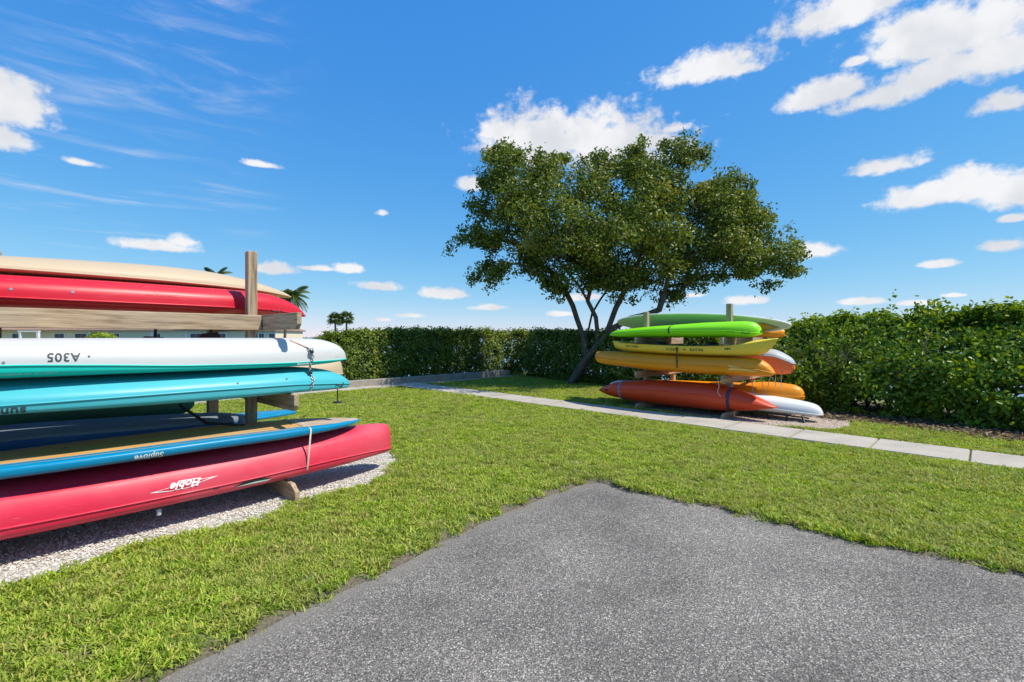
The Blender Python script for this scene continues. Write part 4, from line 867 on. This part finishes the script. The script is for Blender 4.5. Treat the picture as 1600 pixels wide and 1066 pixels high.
gr_ = hull2d(pink.ring(.165)); g0 = MB(); g0.tube([(.165-pink.off[0], y-pink.yc, z-pink.off[2]) for y, z in gr_], .0035, 5, True).build('joint_groove', INK, pink.root)
sup = Boat(ML, 'paddle_board', 'blue-railed paddle board with a golden wood deck resting on the faded red kayak', 'paddle board', -2.5, .905, .42,
    [(-2.5,.675),(-1.75,.676),(-.7,.674),(.2,.655),(.6,.632),(.905,.606)], [(-2.5,.66),(-1.75,.638),(-.7,.636),(.2,.616),(.6,.605),(.905,.600)], [(-2.5,.64),(-2.1,.585),(-1.75,.572),(-.7,.570),(.2,.552),(.6,.560),(.905,.596)],
    .405, PBL, PBL, 3.6, 4.0, (.03, .05), (2.6, 2.3), .5, names=('deck', 'hull'))
n_ = len(sup.x); mb = MB(); V = []; w_ = 9
for i in range(n_):
    for j in range(w_): V.append((sup.x[i]-sup.off[0], (-1+2*j/(w_-1))*max(.005, sup.b[i]*.90-.012), sup.zt[i]-sup.off[2]+.0035-.012*abs(-1+2*j/(w_-1))**3.2))
ia = int(np.argmin(np.abs(sup.x-.22)))
def dk(i0, i1): return [[i*w_+j, (i+1)*w_+j, (i+1)*w_+j+1, i*w_+j+1] for i in range(i0, i1) for j in range(w_-1)]
fast('wood_deck', V, dk(1, ia), DECKW, sup.root, True); fast('tail_pad', [(a, b_, c_+.003) for a, b_, c_ in V[ia*w_:(n_-2)*w_]], [[q-ia*w_ for q in f] for f in dk(ia, n_-3)], PADM, sup.root, True)
sup.text('Suplove', -1.0, .618, .175, INKG, True, .0, 1.1, .1, .03)
red = Boat(ML, 'kayak', 'bright red kayak lying upside down on the top arms behind the post', 'kayak', -3.1, .70, 1.305,
    [(-3.1,1.85),(-2.9,1.95),(-2.2,1.99),(-1,2.005),(-.2,2.0),(.22,1.985),(.42,1.94),(.57,1.872),(.66,1.805),(.70,1.765)], [(-3.1,1.84),(-1.7,1.805),(.1,1.80),(.5,1.775),(.70,1.752)], [(-3.1,1.82),(-2.6,1.745),(0,1.735),(.5,1.735),(.70,1.742)],
    .38, PRD, PRD, 2.9, 2.3, (.02, .05), (2.3, 2.4), .5, rim=(PRD, .008), strakes=((.45, .014, .05), (.0, .012, .06)))
for x_ in (-1.70, -1.35): red.stud(x_, 1.87, .011, STEEL)
red.print_marks(-.75, 1.885, .24, .022, PRD, 3)
tan = Boat(ML, 'kayak', 'tan kayak lying upside down on top of the red one', 'kayak', -3.3, .66, 1.60,
    [(-3.3,2.08),(-2.8,2.14),(-1.8,2.19),(-1.2,2.215),(-.7,2.228),(-.3,2.218),(.1,2.17),(.35,2.115),(.58,2.045),(.66,2.005)], [(-3.3,2.06),(-1,2.055),(.2,2.03),(.66,1.99)], [(-3.3,2.05),(-2.8,2.02),(0,2.012),(.66,1.985)],
    .36, PTAN, PTAN, 2.0, 2.2, (.02, .03), (2.3, 2.3), .5, rim=(PTAN, .008))
yel0 = Boat(ML, 'kayak', 'yellow kayak with only its tip poking out behind the red kayak', 'kayak', -2.6, .88, 1.98,
    prof(-2.6, .88, 1.80, 1.88, 1.715, .1, .3), [(-2.6,1.78),(0,1.78),(.88,1.69)], prof(-2.6, .88, 1.76, 1.727, 1.66, .1, .2), .30, PYE, PYE, 2.2, 2.2, (.02, .03))
beige = Boat(ML, 'kayak', 'beige kayak end jutting out behind the turquoise kayak', 'kayak', -2.4, 1.17, 1.28,
    [(-2.4,1.2),(-2,1.23),(0,1.24),(.9,1.245),(1.10,1.235),(1.155,1.18),(1.17,1.12)], [(-2.4,1.12),(0,1.10),(1.17,1.04)], prof(-2.4, 1.17, 1.05, .978, 1.0, .1, .1), .36, PTAN, PTAN, 2.3, 2.3, (.02, .03), (2.3, 2.0), rim=(PTAN, .007))
gap_blocker = Boat(ML, 'kayak', 'dark teal kayak added on the lower shelf to darken the gap behind the navy one', 'kayak', -3.1, -.15, 2.42, prof(-3.1, -.15, .85, .97, .86, .12, .25), [(-3.1,.75),(-.15,.74)], prof(-3.1, -.15, .65, .55, .66, .12, .2), .33, PGN, PGN)  # boat added here to block the light coming through the shelf gap
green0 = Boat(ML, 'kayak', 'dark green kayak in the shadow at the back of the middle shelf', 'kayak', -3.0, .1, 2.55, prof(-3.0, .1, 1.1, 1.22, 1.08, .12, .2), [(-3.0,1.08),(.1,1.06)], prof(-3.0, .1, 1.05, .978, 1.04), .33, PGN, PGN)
blue0 = Boat(ML, 'kayak', 'navy blue kayak with a grey deck darkened for the shade behind the wooden board', 'kayak', -3.2, .12, 1.32, [(-3.2,.60),(-2.6,.68),(-1.75,.76),(-.9,.735),(-.2,.70),(.12,.64)], [(-3.2,.57),(-1.75,.70),(-.9,.665),(.12,.60)], [(-3.2,.54),(-2.6,.40),(-1.75,.36),(-.5,.36),(.12,.52)], .36, PDG, PDB, 2.4, 2.2, (.02, .03), names=('deck', 'hull'))
cradle = [MB().box((x_, 1.32, .255), (.1, .55, .195), .005) for x_ in (-2.4, -.6)]
sup2 = Boat(ML, 'paddle_board', 'light blue paddle board whose rounded tail shows behind the front post', 'paddle board', -2.4, .47, 2.52, [(-2.4,.36),(0,.362),(.47,.36)], [(-2.4,.33),(.47,.33)], [(-2.4,.31),(-2,.26),(.2,.26),(.47,.30)], .36, PGY, PBL, 3.4, 2.4, (.03, .08), names=('deck', 'hull'))
sup3 = Boat(ML, 'paddle_board', 'pale blue and white paddle board end poking out past the front post', 'paddle board', -2.6, 1.0, 2.3, [(-2.6,.52),(-.2,.51),(1.0,.50)], [(-2.6,.48),(-.2,.47),(1.0,.47)], [(-2.6,.45),(-.2,.42),(1.0,.44)], .33, PBL, PBL, 3.4, 2.4, (.03, .07), names=('deck', 'hull'))
# timber cradles under the second lower row
for c_ in cradle: c_.build('support_block', WOODX, rackL)
for px in (-1.98, .075): MB().box((px, 1.32, .535), (.042, 1.1, .05), .003).build('shelf_bar', WOODY, rackL)

turq.handle(.60, 1.03, BLACK, .10, .035); red.handle(.30, 1.80, BLACK, .12, .03)
# straps, chain and fittings on the left rack
strap(ML, [pink, sup], .235, ROPE, 'tie_strap', 'pale tie strap around the wooden board and the faded red kayak', .016, .004, .05)
def chain(name, label, pts, mat):
    mb = MB(); pts = [Vector(p_) for p_ in pts]; L_ = [(pts[i+1]-pts[i]).length for i in range(len(pts)-1)]; tot = sum(L_); n = max(3, int(tot/.027))
    for k in range(n):
        d_ = tot*(k+.5)/n; i = 0
        while d_ > L_[i] and i < len(L_)-1: d_ -= L_[i]; i += 1
        c_ = pts[i].lerp(pts[i+1], d_/L_[i]); t_ = (pts[i+1]-pts[i]).normalized(); s_ = t_.cross(Vector((0, 1, 0))).normalized(); s2 = t_.cross(s_); a = s_ if k % 2 else s2
        mb.tube([c_+t_*math.cos(q_)*.019+a*math.sin(q_)*.011 for q_ in np.linspace(0, 6.283, 13)[:-1]], .0042, 5, True)
    o = mb.build(name, mat, None, True); o.matrix_world = ML; return tag(o, label, 'chain')
hp = []
for z_ in (1.44, 1.40, 1.36, 1.32, 1.28, 1.245, 1.21, 1.16, 1.10, 1.05, 1.0):
    bt = white if z_ > 1.225 else turq; h_ = bt.hit(.262+.02*math.sin(z_*30), z_)
    if h_: hp.append(Vector((h_[0].x+bt.off[0], h_[0].y+bt.yc-.018, h_[0].z+bt.off[2])))
chain('security_chain', 'galvanised security chain hanging over the white and turquoise kayaks', hp[1:], STEEL)
wh = [white.hit(.10, 1.47), white.hit(.16, 1.44), white.hit(.24, 1.40)]
wp = [Vector((h_[0].x+white.off[0], h_[0].y+white.yc-.01, h_[0].z+white.off[2])) for h_ in wh if h_]
o = MB().tube(wp+[hp[1]], .008, 5).build('cord', ROPEP, None, True); o.matrix_world = ML; tag(o, 'frayed pink webbing tied to the chain on the white kayak', 'cord')
def padlock(pos, label):
    r_ = empty('padlock', ML @ Matrix.Translation(pos), label, 'padlock'); MB().box((0, -.012, 0), (.036, .02, .034), .006).build('body', BLACKP, r_); MB().tube([(math.cos(a)*.013, -.012, .016+math.sin(a)*.022) for a in np.linspace(0, math.pi, 9)], .004, 6).build('shackle', STEEL, r_, True)
padlock(hp[2]+Vector((0, -.01, 0)), 'upper black padlock on the chain against the white hull'); padlock(hp[-4]+Vector((.005, -.01, 0)), 'lower black padlock on the chain against the turquoise hull')
hg = empty('hanging_anchor', ML @ Matrix.Translation((.62, .30, .82)), 'thin black rod with a round foot hanging below the turquoise kayak tip', 'anchor')
MB().tube([(0, 0, .15), (0, 0, 0)], .006, 6).build('rod', BLACKP, hg); MB().tube([(0, 0, .0), (0, 0, .012), (0, 0, .02)], [.045, .042, .01], 20).build('disc', BLACKP, hg); MB().tube([(-.08, -.04, .155), (0, 0, .15), (.05, .02, .155)], .005, 5).build('line', BLACK, hg)
# black folding seats hanging over the middle shelf
for x_, y_, lb in ((-.72, 1.5, 'round black folding seat back hanging in the gap above the white kayak'), (-.22, 1.55, 'peaked black folding seat next to the rear post above the white kayak')):
    r_ = empty('folding_chair_back', ML @ Matrix.Translation((x_, y_, 1.24)), lb, 'seat'); pts = [(-.2, 0), (-.18, .16), (-.06, .30 if x_ > -.5 else .27), (.08, .31 if x_ > -.5 else .26), (.16, .18), (.2, 0)]
    k = len(pts); fast('backrest', [(a, -.03, b_) for a, b_ in pts]+[(a, .03, b_) for a, b_ in pts], [list(range(k))[::-1], list(range(k, 2*k))]+[[i, (i+1) % k, k+(i+1) % k, k+i] for i in range(k)], BLACK, r_); MB().tube([(.02, 0, .25), (.03, .02, .36), (.01, .0, .48)], .012, 6).build('webbing', BLACK, r_)

# right rack ---------------------------------------------------------------
lime = Boat(MR, 'kayak', 'lime green kayak lying upside down on the top arms of the right rack', 'kayak', -2.56, .61, .40,
    [(-2.56,1.565),(-2.45,1.63),(-2.0,1.69),(-1.04,1.75),(-.14,1.79),(.30,1.795),(.47,1.775),(.57,1.715),(.61,1.63)], [(-2.56,1.555),(-1.0,1.63),(0,1.62),(.61,1.57)], [(-2.56,1.53),(-2.2,1.502),(-1,1.494),(.4,1.496),(.61,1.55)], .36, PLG, PLG, 2.3, 2.6, (.03, .06), (2.2, 2.8), .55, rim=(PLG, .007), strakes=((.45, .008, .06),))
lime.print_marks(.17, 1.60, .14, .018, INK, 4)
ylw = Boat(MR, 'kayak', 'yellow upright kayak with dark lettering between the lime and amber kayaks', 'kayak', -2.48, .88, .40,
    [(-2.48,1.42),(-2.2,1.38),(-1.9,1.30),(-1.4,1.23),(-.6,1.21),(.0,1.26),(.2,1.36),(.5,1.44),(.88,1.485)], [(-2.48,1.41),(-1.7,1.355),(-.6,1.32),(.2,1.345),(.6,1.41),(.88,1.475)], [(-2.48,1.36),(-2.38,1.24),(-1.7,1.165),(-.35,1.135),(.4,1.15),(.65,1.20),(.82,1.36),(.88,1.45)], .365, PYE, PYE, 2.6, 2.3, (.02, .012), (2.3, 1.9), .5, names=('deck', 'hull'), rim=(PYE, .010))
ylw.text('OCEAN', -.92, 1.262, .26, INK, False, .0, 1, 0, .02); ylw.text('KAYAK', -.42, 1.258, .26, INK, False, .0, 1, 0, .02); ylw.patch([(-.71, 1.255), (-.66, 1.275), (-.62, 1.262), (-.66, 1.248)], INK, 'emblem'); ylw.print_marks(-1.85, 1.305, .34, .035, INK, 5, -.05); ylw.print_marks(.13, 1.285, .11, .045, INK, 6, .05)
for x_ in (-1.3, -.25): MB().box((x_-ylw.off[0], -.05, 1.345-ylw.off[2]), (.10, .42, .12), .03).build('seat_pad', BLACKP, ylw.root)
pts = [Vector((a, -.36, b_)) for a, b_ in ((-2.1, 1.385), (-1.6, 1.365), (-1.0, 1.35), (-.3, 1.345), (.2, 1.365))]; MB().tube([p_-Vector((ylw.off[0], 0, ylw.off[2])) for p_ in pts], .008, 5).build('deck_line', BLACK, ylw.root, True)
amb = Boat(MR, 'kayak', 'amber orange kayak with blunt ends on the middle arms', 'kayak', -2.92, .83, .40,
    [(-2.92,1.12),(-2.88,1.165),(-2.7,1.18),(-1.7,1.165),(-.34,1.135),(.3,1.13),(.55,1.11),(.72,1.02),(.83,.88)], [(-2.92,1.05),(-1.5,.97),(0,.95),(.6,.92),(.83,.86)], [(-2.92,.96),(-2.85,.915),(-2.33,.865),(-1,.796),(.3,.79),(.7,.80),(.8,.82),(.83,.84)], .375, PAM, PAM, 2.9, 2.6, (.08, .03), (3.0, 2.2), .5, rim=(PAM, .008), strakes=((.5, .010, .06),))
amb.patch([(.12, 1.0), (.17, .955), (.14, .90), (.34, .905), (.58, .88), (.60, .895), (.36, .945)], plastic('pale_amber', (.85, .55, .16), .4), 'scoop_flash', .003)
rdk = Boat(MR, 'kayak', 'large orange red kayak with pointed ends lying lowest on the right rack', 'kayak', -2.86, .86, .40,
    [(-2.86,.30),(-2.7,.37),(-2.4,.49),(-1.9,.56),(-1.2,.605),(-.4,.605),(.1,.55),(.45,.45),(.75,.32),(.86,.27)], [(-2.86,.285),(-2.3,.36),(-1.2,.42),(-.3,.40),(.4,.33),(.86,.26)], [(-2.86,.265),(-2.6,.185),(-2.1,.13),(-1.2,.103),(-.2,.103),(.4,.16),(.75,.225),(.86,.25)], .37, POR, POR, 2.1, 2.2, (.012, .012), (1.9, 1.9), .5, rim=(POR, .008), strakes=((.4, .012, .06),))
brd = Boat(MR, 'paddle_board', 'mint green paddle board with a white edge tilted against the posts on top', 'paddle board', -2.75, .92, .96,
    [(-2.75,.06),(.92,.06)], [(-2.75,.03),(.92,.03)], [(-2.75,.02),(-2.3,0),(.4,0),(.92,.02)], .345, PWG, PMI, 4, 3, (.03, .012), (2.4, 2.0), .5, names=('deck', 'hull'), tilt=-.0)
brd.root.matrix_world = MR @ Matrix.Translation((-.915, 1.0, 1.76)) @ Matrix.Rotation(R(2.0), 4, 'Y') @ Matrix.Rotation(R(-36), 4, 'X')
V = []; n_ = len(brd.x)
rm = MB(); rm.tube([(brd.x[i]-brd.off[0], brd.b[i]+.002, .03) for i in range(n_)]+[(brd.x[i]-brd.off[0], -brd.b[i]-.002, .03) for i in range(n_-1, -1, -1)], .016, 6, True).build('white_edge', INKW, brd.root, True)
gx0 = 1.30
for nm, cc, poly in (('graphic_outer', (.22, .20, .05), [(gx0-.22, -.05), (gx0-.02, .17), (gx0+.35, .05), (gx0+.1, -.12)]), ('graphic_inner', (.42, .28, .03), [(gx0-.14, -.03), (gx0+.02, .11), (gx0+.26, .04), (gx0+.08, -.07)])):
    fast(nm, [(a, b_, -.004-.003*(nm == 'graphic_inner')) for a, b_ in poly], [[3, 2, 1, 0]], flat(nm, cc, .5), brd.root)
otp = Boat(MR, 'kayak', 'bright orange kayak tip showing under the mint board', 'kayak', -2.3, .74, 1.35, prof(-2.3, .74, 1.55, 1.66, 1.62, .1, .06), [(-2.3,1.54),(.74,1.56)], prof(-2.3, .74, 1.53, 1.494, 1.52, .1, .1), .33, PAM, PAM, 2.2, 2.4, (.02, .03))
gry = Boat(MR, 'kayak', 'coral orange kayak with a grey deck sticking out right of the amber one', 'kayak', -2.4, .93, 1.25,
    [(-2.4,1.15),(0,1.24),(.45,1.29),(.62,1.25),(.80,1.16),(.90,1.08),(.93,1.02)], [(-2.4,1.13),(0,1.16),(.6,1.14),(.80,1.07),(.93,1.0)], [(-2.4,1.05),(-2,.80),(0,.789),(.7,.79),(.87,.82),(.93,.90)], .36, PGY, PCO, 2.0, 2.5, (.02, .05), (2.3, 2.6), names=('deck', 'hull'), rim=(PGY, .010))
gry.stud(.75, .85, .012, INK, 'drain_plug')
yl2 = Boat(MR, 'kayak', 'yellow orange kayak above the pale grey one at the low right', 'kayak', -2.3, 1.0, 1.62,
    [(-2.3,.48),(0,.56),(.4,.60),(.8,.575),(.95,.51),(1.0,.42)], [(-2.3,.40),(1.0,.36)], prof(-2.3, 1.0, .35, .245, .32, .1, .05), .34, PAM, PAM, 2.4, 2.4, (.02, .04), (2.3, 2.8), rim=(PAM, .008))
wht = Boat(MR, 'kayak', 'pale grey white kayak nearest the ground at the right end of the rack', 'kayak', -2.95, 1.43, 1.0,
    [(-2.95,.40),(-2.7,.47),(-2.2,.49),(-1,.46),(0,.425),(.6,.39),(1.1,.345),(1.32,.30),(1.41,.22),(1.43,.16)], [(-2.95,.35),(-1,.27),(.6,.20),(1.43,.135)], [(-2.95,.30),(-2.4,.14),(-1,.105),(.4,.105),(1.0,.10),(1.3,.092),(1.43,.115)], .36, PWG, PWG, 2.3, 2.5, (.03, .05), (2.3, 3.2), rim=(PWG, .008), strakes=((.55, .008, .06),))
lime.handle(.42, 1.60, BLACK, .12, .04); amb.handle(-1.0, .83, BLACK, .13, .03); rdk.handle(-2.55, .33, BLACK, .10, .03)
# black kayak cart feet under the pale one
ct = empty('kayak_cart', MR @ Matrix.Translation((.8, .85, 0)), 'low black cradle with short feet under the pale grey white kayak', 'cradle')
MB().tube([(-.6, -.1, .10), (-.2, -.08, .085), (.3, 0, .07), (.45, .02, .06)], .014, 6).build('rail', BLACKP, ct)
for x_ in (-.45, -.2, .12, .38): MB().tube([(x_, -.08, .09), (x_+.015, -.12, .03), (x_+.03, -.13, -.01)], [.018, .022, .028], 7).build('foot', BLACKP, ct)
strap(MR, [lime, ], -.98, BLACK, 'tie_strap', 'dark strap around the lime green kayak', .03); strap(MR, [ylw, amb], -.80, BLACK, 'tie_strap', 'dark strap around the yellow and amber kayaks together', .026)
strap(MR, [rdk], -2.18, flat('grey_blue_webbing', (.20, .22, .30), .7), 'tie_strap', 'pale grey strap near the left end of the orange red kayak', .05); strap(MR, [rdk], .12, flat('navy_webbing', (.03, .035, .09), .7), 'tie_strap', 'navy blue strap at the right post around the orange red kayak', .055)
for k, (x_, y_, z0_, dx_) in enumerate(((.22, 1.1, .35, .03), (.35, 1.15, .36, .1), (.62, 1.2, .5, .0), (.52, 1.3, .5, -.06), (.72, 1.2, .5, .0))):
    o = MB().tube([(x_, y_, .80), (x_+dx_*.6, y_-.03, (.8+z0_)/2), (x_+dx_*1.2, y_, z0_)], .008, 5).build('cord', ROPE, None, True); o.matrix_world = MR
    tag(o, ['pale cord dangling just right of the right post', 'slanting pale cord second right of the right post', 'pale cord third from the post above the yellow orange kayak', 'pale cord hanging between two others over the yellow orange kayak', 'rightmost pale cord hanging over the yellow orange kayak'][k], 'cord')
o = MB().tube([(.0, -.02, .78), (.03, -.03, .6), (.0, -.02, .5), (.06, -.04, .42)], .006, 5).build('cord', ROPEP, None, True); o.matrix_world = MR; tag(o, 'pinkish cord end hanging from the lower arm at the right post', 'cord')
o = MB().tube([(-.62, 1.05, .97), (-.60, .95, .85), (-.45, .72, .70), (-.2, .5, .675)], .014, 6).build('bungee', BLACK, None, True); o.matrix_world = ML; tag(o, 'dark bungee cord slanting from the middle shelf to the wooden board', 'cord')
